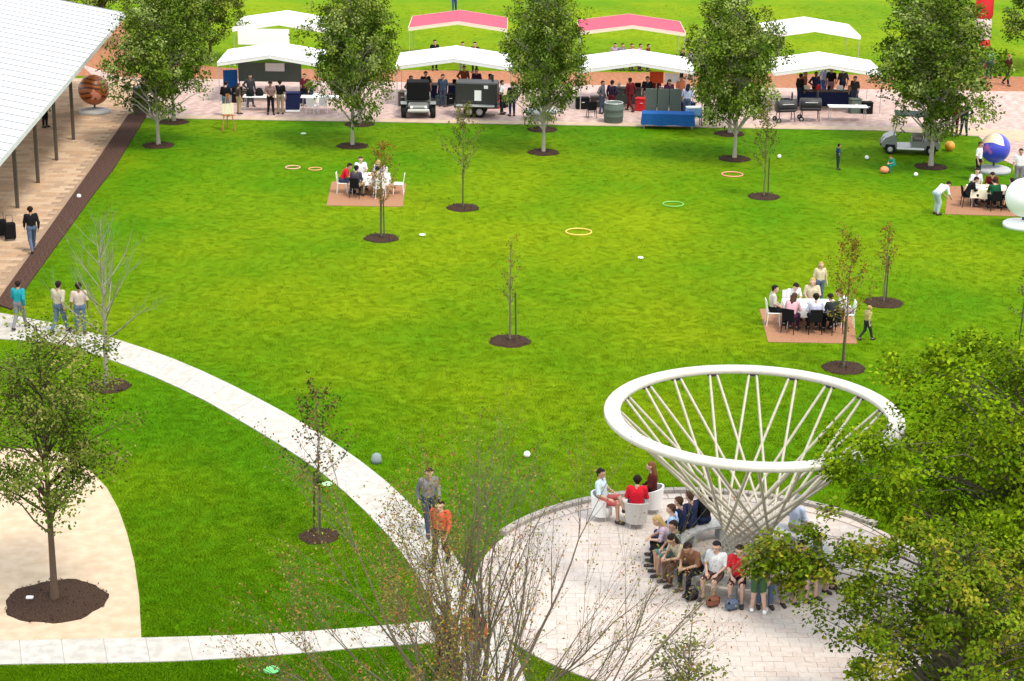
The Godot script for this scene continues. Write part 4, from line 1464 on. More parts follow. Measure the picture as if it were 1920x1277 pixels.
func all_trees():
	var plane_cols = [Color(0.042, 0.08, 0.008), Color(0.07, 0.118, 0.011), Color(0.1, 0.15, 0.016), Color(0.14, 0.18, 0.028), Color(0.2, 0.25, 0.07)]
	var pv = []
	for i in 4:
		pv.append(leafy_tree(300 + i, {"H": 7.6 + 0.5 * (i % 3), "R": 2.55, "bottom": 1.35, "clumps": 225, "per": 76, "leaf": 0.155, "clump_r": 0.5, "cols": plane_cols, "trunk_r": 0.1, "fork": 0.85, "gap": -0.22}))
	var desc = ["beside the orange globe", "beyond the red-shirted diner", "between the black trailer and the barrel", "beside the blue table", "beside the golf cart"]
	var front = [[297, 273], [661, 274], [1019, 286], [1377, 298], [1745, 313]]
	var back = [[326, 229], [674, 233], [1017, 243], [1368, 251], [1738, 262]]
	for i in 5:
		var sc = [Vector3(0.88, 1, 0.88), Vector3(0.84, 1, 0.84), Vector3(0.78, 0.95, 0.78), Vector3(0.9, 1, 0.9), Vector3(1.06, 1.06, 1.06)][i]
		place_tree("plane_tree", pv[i % 4], M.bark_pale, "dense pale-trunked tree on the lawn edge, " + desc[i], G(front[i][0], front[i][1]), i * 71.0, sc, "plane trees along the promenade")
		mulch_ring("mulch circle of the lawn-edge tree " + desc[i], G(front[i][0], front[i][1]), 0.72, 10 + i)
		place_tree("plane_tree", pv[(i + 2) % 4], M.bark_pale, "dense tree of the second row, " + desc[i], G(back[i][0], back[i][1]), i * 53.0 + 120, sc * 0.96, "plane trees along the promenade")
		mulch_ring("mulch circle of the second-row tree " + desc[i], G(back[i][0], back[i][1]), 0.72, 20 + i)
	# trees at the top corners
	place_tree("plane_tree", pv[1], M.bark_brown, "dark tree behind the far corner of the white roof", G(395, 116), 33, 0.95)
	place_tree("plane_tree", pv[2], M.bark_brown, "dark tree growing behind the roof ridge, partly hidden by it", G(190, 86), 190, 1.1)
	place_tree("plane_tree", pv[3], M.bark_brown, "tree beyond the paved plaza, next to the red inflatable", G(1935, 128), 10, 1.0)
	# saplings on the lawn
	var olive = [Color(0.11, 0.13, 0.02), Color(0.15, 0.13, 0.03), Color(0.075, 0.1, 0.02)]
	var rust = [Color(0.22, 0.11, 0.02), Color(0.17, 0.14, 0.02), Color(0.25, 0.08, 0.025), Color(0.12, 0.14, 0.02)]
	var gold = [Color(0.2, 0.17, 0.02), Color(0.13, 0.15, 0.02), Color(0.22, 0.12, 0.02)]
	var dark = [Color(0.035, 0.055, 0.014), Color(0.06, 0.08, 0.02), Color(0.16, 0.09, 0.03)]
	var sap = func(sd, h, cols, leaves, leaf, wide = 1.0):
		return bare_tree(sd, {"trunk_r": 0.035, "neck": 0.8, "fork": h * 0.33, "leader": h * 0.67, "limbs": 15, "el0": 0.5, "el1": 1.05, "len": h * 0.27 * wide, "depth": 1, "kids": [3], "wob": 0.12, "up": 0.08, "taper": 0.45, "spread": 0.6, "shrink": 0.6, "leaves": leaves, "leaf": leaf, "leaf_off": 0.09, "cols": cols})
	var list = [
		[868, 390, 401, 4.2, olive, 850, 0.095, 1, "thin olive-leaved sapling alone between the promenade and the yellow hoop", 1.0, "olive-leaved sapling"],
		[715, 447, 402, 3.7, rust, 750, 0.095, 2, "young staked tree with orange and green leaves in front of the brick pad", 1.0, "orange-leaved staked tree"],
		[956, 640, 403, 3.5, rust, 160, 0.07, 1, "nearly bare sapling standing alone in the middle of the lawn", 0.6, "nearly bare sapling in mid-lawn"],
		[1432, 369, 404, 3.8, olive, 850, 0.095, 1, "faint brownish sapling on the lawn near the pink hoop", 1.0, "brownish sapling near the pink hoop"],
		[1657, 568, 405, 2.8, rust, 420, 0.08, 1, "small red-tinged sapling beyond the picnic group", 0.8, "red-tinged sapling"],
		[1582, 690, 406, 4.2, gold, 1100, 0.09, 2, "young staked tree with yellow leaves in front of the crowded picnic pad", 1.0, "yellow-leaved staked tree"],
		[598, 1006, 407, 3.9, dark, 700, 0.09, 2, "young dark-leaved tree with two stakes beside the curved white path", 1.15, "dark-leaved tree beside the path"],
		[1921, 660, 408, 3.0, olive, 500, 0.08, 2, "small sapling at the lawn's side behind the big leafy tree", 0.9, "sapling behind the big leafy tree"]]
	for q in list:
		var g = G(q[0], q[1])
		place_tree("sapling", sap.call(q[2], q[3], q[4], q[5], q[6], q[9]), M.bark_grey, q[8], g, q[2] * 37.0, 1.0, "", q[7])
		mulch_ring("dark mulch circle under the " + q[10], g, 0.66 if q[0] != 598 else 0.48, q[2])
	# pale bare tree by the path
	place_tree("bare_tree", bare_tree(431, {"trunk_r": 0.075, "neck": 0.75, "fork": 1.5, "leader": 3.6, "limbs": 22, "el0": 0.45, "el1": 0.95, "len": 1.75, "depth": 2, "kids": [3, 4], "wob": 0.08, "up": 0.09, "taper": 0.4, "spread": 0.5, "shrink": 0.55}), M.bark_ash, "leafless pale-twigged tree standing beside the curved white path", G(200, 724), 0, 1.0)
	mulch_ring("wide dark mulch circle under the leafless pale tree", G(203, 724), 0.66, 77)
	# tree on the tan patio
	var oak = [Color(0.065, 0.11, 0.012), Color(0.09, 0.135, 0.016), Color(0.12, 0.15, 0.022), Color(0.17, 0.17, 0.045)]
	place_tree("patio_tree", leafy_tree(441, {"H": 6.9, "R": 2.0, "bottom": 2.05, "limb_r": 0.02, "clumps": 200, "per": 66, "leaf": 0.09, "clump_r": 0.42, "cols": oak, "trunk_r": 0.085, "fork": 0.95, "gap": -0.1, "limb_every": 2}), M.bark_brown, "airy green tree rising from a round mulch pit in the tan patio", G(103, 1127), 20, 1.0)
	mulch_ring("large round mulch pit cut into the tan patio", G(105, 1128) + Vector3(0, 0.01, 0), 1.12, 78)
	# trees in front of the camera, at the bottom of the view
	var green = [Color(0.1, 0.165, 0.005), Color(0.145, 0.22, 0.007), Color(0.185, 0.255, 0.01), Color(0.07, 0.125, 0.006)]
	var ga = G(1885, 1175)
	var bough = func(px, py, z, root): return at_z(px, py, z) - root
	var ba = []
	for q in [[1600, 900, 1.0, 0.75, 9], [1585, 870, 0.2, 0.5, 7], [1650, 840, 1.4, 0.7, 9], [1690, 930, 1.6, 0.8, 9], [1700, 690, 0.4, 0.5, 7], [1760, 670, 0.2, 0.5, 7], [1850, 650, 0.0, 0.6, 8]]:
		ba.append([bough.call(q[0], q[1], ga.z + q[2], ga), q[3], q[4]])
	place_tree("leafy_tree", leafy_tree(451, {"H": 6.9, "R": 3.5, "bottom": 1.2, "clumps": 430, "per": 80, "leaf": 0.115, "clump_r": 0.52, "cols": green, "trunk_r": 0.1, "fork": 0.9, "gap": -0.08, "boughs": ba}), M.bark_grey, "big yellow-green tree overlapping the right side of the white ring", ga, 0, 1.0)
	var green2 = [Color(0.065, 0.105, 0.008), Color(0.095, 0.145, 0.009), Color(0.13, 0.18, 0.012), Color(0.19, 0.18, 0.018)]
	var b2 = at_z(1790, 1277, -33.5)
	var gb = Vector3(b2.x, 0, b2.z)
	var bb2 = []
	for q in [[1428, 1062, -0.3, 0.3, 8], [1455, 1035, -0.4, 0.42, 11], [1500, 1045, -0.3, 0.45, 11], [1545, 1062, -0.2, 0.42, 9], [1500, 1085, -0.2, 0.3, 5], [1530, 1005, -0.5, 0.2, 3], [1600, 1040, -0.1, 0.45, 8], [1660, 1030, -0.3, 0.5, 8], [1720, 1000, -0.4, 0.5, 7], [1620, 1110, 0.3, 0.4, 6], [1650, 1190, 0.6, 0.5, 7], [1610, 1245, 0.9, 0.4, 5], [1545, 955, -0.6, 0.2, 2], [1800, 1090, 0.5, 0.7, 10], [1850, 1180, 0.9, 0.8, 12], [1760, 1180, 0.8, 0.6, 8]]:
		bb2.append([bough.call(q[0], q[1], gb.z + q[2], gb), q[3], q[4]])
	place_tree("leafy_tree", leafy_tree(452, {"H": 4.7, "R": 2.7, "bottom": 0.9, "limb_r": 0.025, "clumps": 160, "per": 85, "leaf": 0.1, "clump_r": 0.42, "cols": green2, "trunk_r": 0.09, "fork": 0.9, "gap": 0.04, "limb_every": 1, "boughs": bb2}), M.bark_grey, "dark green tree with gaps between its boughs, in front of the plaza seats", gb, 0, 1.0)
	var lime = [Color(0.12, 0.14, 0.02), Color(0.16, 0.16, 0.03), Color(0.08, 0.11, 0.02)]
	var b3 = at_z(1290, 1277, -33.0)
	place_tree("small_tree", leafy_tree(453, {"H": 3.1, "R": 0.75, "bottom": 1.0, "clumps": 34, "per": 34, "leaf": 0.085, "clump_r": 0.3, "cols": lime, "trunk_r": 0.04, "fork": 0.9, "gap": -0.1, "limb_every": 1}), M.bark_grey, "small pale lime-leaved tree whose top reaches over the plaza edge", Vector3(b3.x, 0, b3.z), 0, 1.0)
	var b4 = at_z(885, 1277, -31.0)
	var twig_cols = [Color(0.2, 0.12, 0.03), Color(0.19, 0.18, 0.03), Color(0.14, 0.15, 0.03), Color(0.26, 0.1, 0.04), Color(0.2, 0.19, 0.05)]
	place_tree("bare_tree", bare_tree(461, {"trunk_r": 0.1, "neck": 0.9, "fork": 1.35, "fork_span": 0.7, "limbs": 20, "el0": 0.42, "el1": 1.4, "len": 2.65, "depth": 4, "kids": [4, 4, 4, 3], "wob": 0.075, "up": 0.03, "taper": 0.5, "spread": 0.42, "shrink": 0.66, "leaves": 24000, "leaf": 0.055, "leaf_off": 0.1, "leaf_side": Vector3(-1, 0, 0.1), "cols": twig_cols}), M.bark_twig, "tall almost leafless tree with upright brown branches crossing the path junction", Vector3(b4.x, 0, b4.z), 0, 1.0)

func props_far():
	# tents
	for q in [["white canopy tent over the navy box and white table", 507, 195, 5.3, M.tent_white], ["white canopy tent above the utility vehicle and black trailer", 851, 202, 5.9, M.tent_white], ["white canopy tent above the blue table and barrel", 1193, 209, 5.8, M.tent_white], ["white canopy tent behind the two barrel grills", 1550, 214, 5.5, M.tent_white]]:
		gable_tent(q[0], G(q[1], q[2]), q[3], 4.0, q[4], M.tent_white, "white tents along the promenade")
	for q in [["white canopy tent with a hanging side sheet on the far lawn", 524, 124, 5.2, M.tent_white], ["white canopy tent without side sheet on the far lawn", 1523, 136, 5.2, M.tent_white]]:
		var t = gable_tent(q[0], G(q[1], q[2]), q[3], 4.4, q[4], M.tent_white, "tents on the far lawn", 2.1, 0.4)
		if q[1] == 524:
			var b := MB.new()
			b.box(Vector3(-0.85, 1.66, 0.05), Vector3(2.9, 0.9, 0.02))
			part("side_sheet", b, M.tent_white, t)
	gable_tent("pink canopy tent with pale borders behind the black trailer's tent", G(858, 122), 5.6, 4.4, M.tent_pink, M.cream, "tents on the far lawn", 2.1, 0.4)
	gable_tent("pink canopy tent with pale borders behind the blue table's tent", G(1184, 130), 6.0, 4.4, M.tent_pink, M.cream, "tents on the far lawn", 2.1, 0.4)
	# under and in front of the tents
	var b := MB.new()
	b.box(Vector3(0, 1.2, 0), Vector3(3.3, 1.0, 0.04), Basis(), 0.01)
	for x in [-1.6, 1.6]: b.rod(Vector3(x, 0, 0), Vector3(x, 1.7, 0), 0.025, 6)
	solo("backdrop_panel", b, M.panel_green, "long dark green backdrop under the tent with the navy box", "panel", G(507, 178))
	b = MB.new(); b.box(Vector3(0, 0, 0), Vector3(1.0, 0.42, 0.03), Basis(), 0.005)
	solo("notice_board", b, M.paper, "blank white sign hung in front of the dark green backdrop", "sign", G(517, 179) + Vector3(0, 1.5, 0.09))
	b = MB.new(); b.box(Vector3(0, 0.95, 0), Vector3(0.75, 0.95, 0.05), Basis(Vector3.UP, 0.3), 0.01); b.rod(Vector3(-0.3, 0, 0), Vector3(-0.3, 1.0, 0), 0.02, 6); b.rod(Vector3(0.3, 0, 0), Vector3(0.3, 1.0, 0), 0.02, 6)
	solo("display_board", b, M.blue_cloth, "bright blue display board at the left end of the backdrop", "board", G(433, 182))
	folding_table("white folding table with dark bags on it", G(500, 207), 0, 2.3, 0.75, M.white_paint, 0.74, 0.0, "white folding tables")
	folding_table("white folding table beside the navy box", G(600, 208), 0, 1.9, 0.7, M.white_paint, 0.74, 0.0, "white folding tables")
	folding_table("empty white folding table beside the barrel grills", G(1588, 226), 0, 1.95, 0.7, M.white_paint, 0.74, 0.0, "white folding tables")
	for q in [[470, 207], [487, 206]]:
		b = MB.new(); b.lathe([Vector2(0.001, 0), Vector2(0.2, 0), Vector2(0.22, 0.15), Vector2(0.15, 0.32), Vector2(0.05, 0.38), Vector2(0.001, 0.38)], 14)
		solo("bag", b, M.black, "dark bag standing on the white folding table", "bag", G(q[0], q[1]) + Vector3(0, 0.742, 0), "dark bags on the table")
	var nb = thing("navy_box", "navy blue wheeled box with pale base in front of the tent", "box", G(549, 210), 4)
	b = MB.new(); b.box(Vector3(0, 0.55, 0), Vector3(0.7, 0.8, 0.5), Basis(), 0.04); part("body", b, M.navy, nb)
	b = MB.new(); b.box(Vector3(0, 0.09, 0), Vector3(0.74, 0.12, 0.54), Basis(), 0.02); part("base", b, M.white_paint, nb)
	b = MB.new(); b.box(Vector3(0, 0.98, 0), Vector3(0.74, 0.06, 0.54), Basis(), 0.02); part("lid", b, M.navy, nb)
	for q in [[585, 214, 160.0], [604, 212, 200.0]]:
		plastic_chair("pale chair behind the navy box", G(q[0], q[1]), q[2], M.chair_white, "pale chairs near the navy box")
	# orange easel on the lawn edge
	var es = thing("easel", "orange wooden easel on the edge of the lawn near the white table", "easel", G(428, 244), 15)
	for q in [[-0.3, 0.2], [0.3, 0.2], [0.0, -0.4]]:
		b = MB.new(); b.tube([Vector3(q[0], 0, q[1]), Vector3(q[0] * 0.15, 1.75, q[1] * 0.1 - 0.02)], [0.03, 0.025], 6); part("leg", b, M.wood_orange, es)
	b = MB.new(); b.box(Vector3(0, 0.75, 0.14), Vector3(0.6, 0.05, 0.08), Basis(), 0.01); part("ledge", b, M.wood_orange, es)
	b = MB.new(); b.box(Vector3(0, 1.05, 0.09), Vector3(0.55, 0.5, 0.03), Basis(Vector3.RIGHT, -0.12), 0.005); part("board", b, M.cream, es)
	# dark square planter / bin at the end of the mulch strip
	var pb = thing("litter_bin", "tall dark brown square bin at the end of the mulch strip", "bin", G(264, 213))
	b = MB.new(); b.box(Vector3(0, 0.62, 0), Vector3(0.62, 1.24, 0.62), Basis(), 0.03); part("body", b, M.post_brown, pb)
	b = MB.new(); b.box(Vector3(0, 1.3, 0), Vector3(0.68, 0.1, 0.68), Basis(), 0.03); part("lid", b, M.dark_metal, pb)
	# utility vehicle with black cab
	var uv = thing("utility_vehicle", "grey utility vehicle with black upright cab parked on the promenade", "vehicle", G(784, 216), 4)
	b = MB.new(); b.box(Vector3(0, 0.5, 0.6), Vector3(1.0, 0.4, 0.7), Basis(Vector3.RIGHT, 0.12), 0.08); part("bonnet", b, M.cart_silver, uv)
	b = MB.new(); b.box(Vector3(0, 0.42, -0.5), Vector3(1.3, 0.24, 2.0), Basis(), 0.05); part("chassis", b, M.dark_metal, uv)
	b = MB.new(); b.box(Vector3(0, 1.28, -0.1), Vector3(1.12, 0.9, 0.9), Basis(), 0.05); part("cab", b, M.black, uv)
	b = MB.new(); b.box(Vector3(0, 0.72, -1.0), Vector3(1.3, 0.4, 1.0), Basis(), 0.04); part("cargo_bed", b, M.cart_silver, uv)
	b = MB.new(); b.box(Vector3(0, 0.42, 1.0), Vector3(1.1, 0.14, 0.1), Basis(), 0.03); part("bumper", b, M.steel, uv)
	for s in [-1.0, 1.0]:
		wheel(uv, Vector3(s * 0.72, 0.34, 0.6), 0.34, 0.26, M.white_paint, PI / 2)
		wheel(uv, Vector3(s * 0.72, 0.34, -1.0), 0.34, 0.26, M.white_paint, PI / 2)
		b = MB.new(); b.box(Vector3(s * 0.72, 0.74, 0.6), Vector3(0.32, 0.05, 0.7), Basis(), 0.02); part("mudguard", b, M.cart_silver, uv)
		b = MB.new(); b.ball(Vector3(s * 0.36, 0.58, 0.96), 0.08, 12); part("headlight", b, M.paper, uv)
	# black smoker trailer
	var tl = thing("smoker_trailer", "black box trailer with a white notice on its side", "trailer", G(893, 219), -5)
	b = MB.new(); b.box(Vector3(0, 1.2, -0.3), Vector3(2.1, 1.1, 1.1), Basis(), 0.06); part("body", b, M.black_iron, tl)
	b = MB.new(); b.box(Vector3(0, 0.55, -0.3), Vector3(2.2, 0.12, 1.2), Basis(), 0.02); part("frame", b, M.dark_metal, tl)
	b = MB.new(); b.box(Vector3(0.1, 1.12, 0.262), Vector3(0.34, 0.52, 0.012)); part("notice", b, M.paper, tl)
	b = MB.new(); b.box(Vector3(0.5, 1.55, 0.262), Vector3(0.2, 0.16, 0.012)); part("notice", b, M.paper, tl)
	b = MB.new(); b.box(Vector3(0, 0.66, 0.5), Vector3(1.9, 0.05, 0.42), Basis(), 0.01); part("shelf", b, M.steel, tl)
	b = MB.new(); b.rod(Vector3(-1.05, 0.55, -0.3), Vector3(-1.7, 0.4, -0.3), 0.04, 8); part("tow_bar", b, M.dark_metal, tl)
	b = MB.new(); b.rod(Vector3(0.75, 1.7, -0.5), Vector3(0.75, 2.05, -0.5), 0.06, 10); part("chimney", b, M.black_iron, tl)
	for s in [-0.62, 0.12]: wheel(tl, Vector3(0.1 + s * 0.7, 0.3, 0.2 if s > 0 else 0.2), 0.3, 0.2, M.chair_grey)
	for s in [-0.62, 0.12]: wheel(tl, Vector3(0.1 + s * 0.7, 0.3, -0.8), 0.3, 0.2, M.chair_grey)
	# round stone table under the third tree
	var rt = thing("stone_bench", "low round grey stone bench under the tree beside the black trailer", "bench", G(1016, 222))
	b = MB.new(); b.lathe([Vector2(0.001, 0.3), Vector2(0.8, 0.3), Vector2(0.85, 0.34), Vector2(0.85, 0.42), Vector2(0.8, 0.45), Vector2(0.001, 0.45)], 36); part("seat", b, M.stone_grey, rt)
	b = MB.new(); b.lathe([Vector2(0.5, 0.0), Vector2(0.45, 0.3)], 28); part("foot", b, M.stone_grey, rt)
	plastic_chair("black chair with thin legs standing alone on the promenade", G(1109, 221), 190, M.black)
	# barrel
	var dr = thing("barrel", "big grey-green drum standing in front of two seated people", "barrel", G(1150, 229))
	b = MB.new(); b.lathe([Vector2(0.001, 0), Vector2(0.44, 0), Vector2(0.46, 0.05), Vector2(0.48, 0.3), Vector2(0.5, 0.33), Vector2(0.48, 0.36), Vector2(0.48, 0.62), Vector2(0.5, 0.65), Vector2(0.48, 0.68), Vector2(0.46, 0.96), Vector2(0.4, 0.98), Vector2(0.4, 0.95), Vector2(0.001, 0.95)], 30); part("drum", b, M.panel_green, dr)
	b = MB.new(); b.torus(Vector3(0, 0.98, 0), 0.45, 0.025, 30, 6); part("rim", b, M.steel, dr)
	# blue table with folding screen
	folding_table("table draped in bright blue cloth in front of the green screen", G(1252, 240), -3, 2.5, 0.8, M.blue_cloth, 0.76, 0.55)
	var fs = thing("folding_screen", "three-panel grey-green folding screen behind the blue table", "screen", G(1242, 226), 0)
	for i in 3:
		b = MB.new(); b.box(Vector3((i - 1) * 0.6, 0.95, 0.04 * (i % 2)), Vector3(0.57, 1.3, 0.05), Basis(Vector3.UP, 0.14 * (i - 1)), 0.01); part("panel", b, M.panel_green, fs)
		b = MB.new(); b.box(Vector3((i - 1) * 0.6, 0.15, 0.04 * (i % 2)), Vector3(0.05, 0.3, 0.3), Basis(), 0.01); part("foot", b, M.dark_metal, fs)
	var cl = thing("cool_box", "white and blue cool box beside the blue table", "cool box", G(1300, 236), 8)
	b = MB.new(); b.box(Vector3(0, 0.7, 0), Vector3(0.75, 0.36, 0.45), Basis(), 0.04); part("body", b, mat(lin(0.22, 0.42, 0.75), 0.5), cl)
	b = MB.new(); b.box(Vector3(0, 0.92, 0), Vector3(0.78, 0.08, 0.48), Basis(), 0.03); part("lid", b, M.white_paint, cl)
	b = MB.new(); b.box(Vector3(0, 0.47, 0), Vector3(0.85, 0.08, 0.5), Basis(), 0.01); part("stand_top", b, M.blue_cloth, cl)
	for s in [[-0.36, -0.2], [0.36, -0.2], [-0.36, 0.2], [0.36, 0.2]]:
		b = MB.new(); b.rod(Vector3(s[0], 0, s[1]), Vector3(s[0], 0.44, s[1]), 0.025, 6); part("leg", b, M.post_brown, cl)
	var ps = thing("poster_stand", "white poster on a thin stand under the blue table's tent", "sign", G(1258, 205))
	b = MB.new(); b.box(Vector3(0, 1.6, 0), Vector3(0.75, 0.5, 0.03), Basis(), 0.005); part("poster", b, M.paper, ps)
	b = MB.new(); b.rod(Vector3(0, 0, -0.02), Vector3(0, 1.4, -0.02), 0.02, 6); part("pole", b, M.steel, ps)
	b = MB.new(); b.box(Vector3(0, 0.02, -0.02), Vector3(0.4, 0.03, 0.3), Basis(), 0.005); part("foot", b, M.steel, ps)
	var os = thing("banner_stand", "orange-red banner on a thin stand under the blue table's tent", "banner", G(1229, 203))
	b = MB.new(); b.box(Vector3(0, 1.6, 0), Vector3(0.7, 0.6, 0.02)); part("banner", b, mat(lin(0.6, 0.09, 0.03), 0.8), os)
	b = MB.new(); b.rod(Vector3(0, 0, -0.02), Vector3(0, 1.85, -0.02), 0.02, 6); part("pole", b, M.steel, os)
	b = MB.new(); b.box(Vector3(0, 0.02, -0.02), Vector3(0.4, 0.03, 0.3), Basis(), 0.005); part("foot", b, M.steel, os)
	barrel_grill("black barrel grill with empty shelf next to the white table", G(1518, 226), 0, "barrel grills by the fourth tent", 1.05)
	barrel_grill("black barrel grill half hidden by the tree crown", G(1472, 228), 14, "barrel grills by the fourth tent", 1.0)
	golf_cart("silver golf cart with dark roof parked on the corner of the lawn", G(1706, 286), -8)
	# globes
	var orange = nmat(61, lin(0.3, 0.07, 0.012), lin(0.42, 0.13, 0.02), 0.6, 0.4, 0.05, 2.0)
	var gl = globe("orange-brown striped globe on a grey disc near the pavilion", G(178, 212), [orange], M.stone_grey, 0.75)
	var stripe = mat(lin(0.1, 0.018, 0.008), 0.4); var pink = mat(lin(0.62, 0.24, 0.16), 0.4)
	for q in [[-0.5, -0.36, 0], [-0.15, -0.03, 1], [0.18, 0.3, 2], [0.5, 0.62, 3], [0.85, 0.96, 4]]:
		part("stripe", sphere_patch(gl[1], 0.757, q[0], q[1], -1.9, 0.35 + 0.2 * q[2], 0.07, q[2]), stripe, gl[0])
		part("stripe", sphere_patch(gl[1], 0.757, q[0] + 0.1, q[1] + 0.1, 0.75, 2.1, 0.07, q[2] + 2), stripe, gl[0])
	part("patch", sphere_patch(gl[1], 0.76, -0.45, 0.1, 0.0, 0.6, 0.12, 3), pink, gl[0])
	gl = globe("blue globe with cream cap behind the picnic group by the golf cart", G(1862, 322), [mat(lin(0.03, 0.045, 0.42), 0.35)], M.stone_grey, 0.66)
	part("patch", sphere_patch(gl[1], 0.667, 0.45, 1.5, -2.2, 0.5, 0.1, 2), mat(lin(0.75, 0.6, 0.42), 0.4), gl[0])
	part("patch", sphere_patch(gl[1], 0.667, -0.15, 0.3, -1.2, -0.5, 0.12, 4), mat(lin(0.3, 0.08, 0.35), 0.4), gl[0])
	gl = globe("plain white globe on a white drum at the side of the lawn", G(1917, 425), [M.white_paint], M.white_paint, 0.78)
	# inflatable column far right
	var ic = thing("inflatable_column", "tall red inflatable column with yellow and white bands beyond the trees", "inflatable", G(1836, 128))
	b = MB.new(); b.lathe([Vector2(0.001, 0), Vector2(0.4, 0), Vector2(0.5, 0.3), Vector2(0.52, 1.4), Vector2(0.46, 1.7)], 20); part("base_tube", b, M.red, ic)
	b = MB.new(); b.lathe([Vector2(0.46, 1.7), Vector2(0.5, 1.9), Vector2(0.5, 2.7), Vector2(0.45, 2.9)], 20); part("band", b, mat(lin(0.7, 0.55, 0.55), 0.6), ic)
	b = MB.new(); b.lathe([Vector2(0.45, 2.9), Vector2(0.52, 3.1), Vector2(0.5, 4.2), Vector2(0.3, 4.6), Vector2(0.001, 4.7)], 20); part("top_tube", b, M.red, ic)
	b = MB.new(); b.tube([Vector3(-0.4, 3.2, 0), Vector3(-0.9, 3.4, 0), Vector3(-1.2, 3.3, 0)], [0.2, 0.2, 0.12], 12); part("arm", b, mat(lin(0.75, 0.55, 0.06), 0.6), ic)

func tent_clutter():
	# crates, cool boxes and helpers under the canopies
	var cols = [M.black, M.navy, M.panel_green, M.post_brown, M.white_paint, M.red]
	var cn = ["black", "navy", "green", "brown", "white", "red"]
	var r := RandomNumberGenerator.new(); r.seed = 404
	var k = 0
	for q in [[445, 192, 0], [462, 190, 3], [575, 194, 1], [590, 193, 4], [757, 198, 3], [828, 197, 2], [842, 196, 0], [925, 203, 5], [940, 201, 0], [1092, 204, 0], [1120, 200, 3], [1205, 208, 5], [1290, 210, 1], [1468, 208, 0], [1482, 206, 3], [1520, 203, 1], [1602, 212, 2], [1625, 213, 0]]:
		var where = ["first", "second", "third", "fourth"][0 if q[0] < 640 else (1 if q[0] < 1000 else (2 if q[0] < 1400 else 3))]
		var h = r.randf_range(0.4, 0.75); var w = r.randf_range(0.45, 0.75)
		var t = thing("crate", cn[q[2]] + " storage box with lid under the " + where + " white tent of the promenade row", "box", G(q[0], q[1]), r.randf_range(-25, 25), "storage boxes under the tents")
		var b := MB.new(); b.box(Vector3(0, h * 0.5, 0), Vector3(w, h, 0.45), Basis(), 0.03); part("body", b, cols[q[2]], t)
		b = MB.new(); b.box(Vector3(0, h + 0.03, 0), Vector3(w + 0.04, 0.06, 0.49), Basis(), 0.02); part("lid", b, cols[q[2]], t)
		b = MB.new(); b.box(Vector3(0, h * 0.7, 0.235), Vector3(0.16, 0.035, 0.02), Basis(), 0.006); part("handle", b, M.steel, t)
		k += 1
	for q in [[852, 186, 3.4, "second"], [1195, 193, 2.6, "third"], [1552, 198, 3.0, "fourth"]]:
		var t = thing("trestle_table", "dark-clothed trestle table at the back of the " + q[3] + " white tent", "table", G(q[0], q[1]))
		var b := MB.new(); b.box(Vector3(0, 0.4, 0), Vector3(q[2], 0.72, 0.66), Basis(), 0.03); part("cloth", b, M.panel_green if q[3] == "third" else M.navy, t)
		b = MB.new(); b.box(Vector3(0, 0.78, 0), Vector3(q[2] + 0.06, 0.04, 0.72), Basis(), 0.01); part("top", b, M.post_brown, t)
		for i in 5:
			var c := MB.new(); c.box(Vector3(0, 0.12, 0), Vector3(r.randf_range(0.15, 0.32), r.randf_range(0.16, 0.3), 0.2), Basis(), 0.02)
			solo("carton", c, [M.cream, M.red, M.black, M.paper, M.wood_orange][i], ["cream", "red", "black", "white", "orange"][i] + " carton on the trestle table of the " + q[3] + " tent", "carton", G(q[0], q[1]) + Vector3((i - 2) * q[2] * 0.19, 0.8 + 0.03, 0.05), "cartons on the trestle tables")
	var dk = lin(0.02, 0.02, 0.025)
	for q in [[470, 200, "person in charcoal under the first tent beside the blue board", lin(0.05, 0.05, 0.055), 30], [572, 199, "person in wine red under the first tent's right end", lin(0.14, 0.02, 0.03), -20], [770, 203, "person in brown jacket behind the utility vehicle's wheel", lin(0.08, 0.04, 0.025), 50], [830, 200, "person in slate blue between vehicle and trailer", lin(0.05, 0.08, 0.13), -10], [870, 183, "person in rust shirt behind the second tent's table", lin(0.25, 0.08, 0.04), 5], [918, 199, "person in black cap and jacket behind the trailer", dk, 80], [1128, 213, "person in grey hooded top left of the barrel", lin(0.12, 0.12, 0.13), 60], [1228, 200, "person in dark red at the third tent's table", lin(0.2, 0.03, 0.03), 170], [1527, 194, "person in navy at the fourth tent's table", lin(0.03, 0.04, 0.1), 20], [1600, 203, "person in charcoal at the fourth tent's right end", lin(0.05, 0.05, 0.055), -40]]:
		person(G(q[0], q[1]), q[4], "stand" if k % 2 else "hips", q[2], {"top": q[3], "bottom": dk if k % 3 else lin(0.06, 0.08, 0.13), "sleeves": k % 2 == 0, "skin": ["tan", "light", "brown"][k % 3], "size": 0.97})
		k += 1

func hoop(label, px, py, R, c1: Color):
	var b := MB.new()
	b.torus(Vector3(0, 0.03, 0), R, 0.028, 40, 8)
	solo("hoop", b, mat(c1, 0.4), label, "hoop", G(px, py))

func disc(label, px, py, R, c: Color, y = 0.0):
	var b := MB.new()
	b.lathe([Vector2(0.001, 0.075), Vector2(R * 0.8, 0.07), Vector2(R, 0.05), Vector2(R, 0.025), Vector2(R * 0.94, 0.02), Vector2(R * 0.9, 0.05), Vector2(0.001, 0.055)], 22)
	solo("flying_disc", b, mat(c, 0.4), label, "flying disc", G(px, py) + Vector3(0, y, 0))

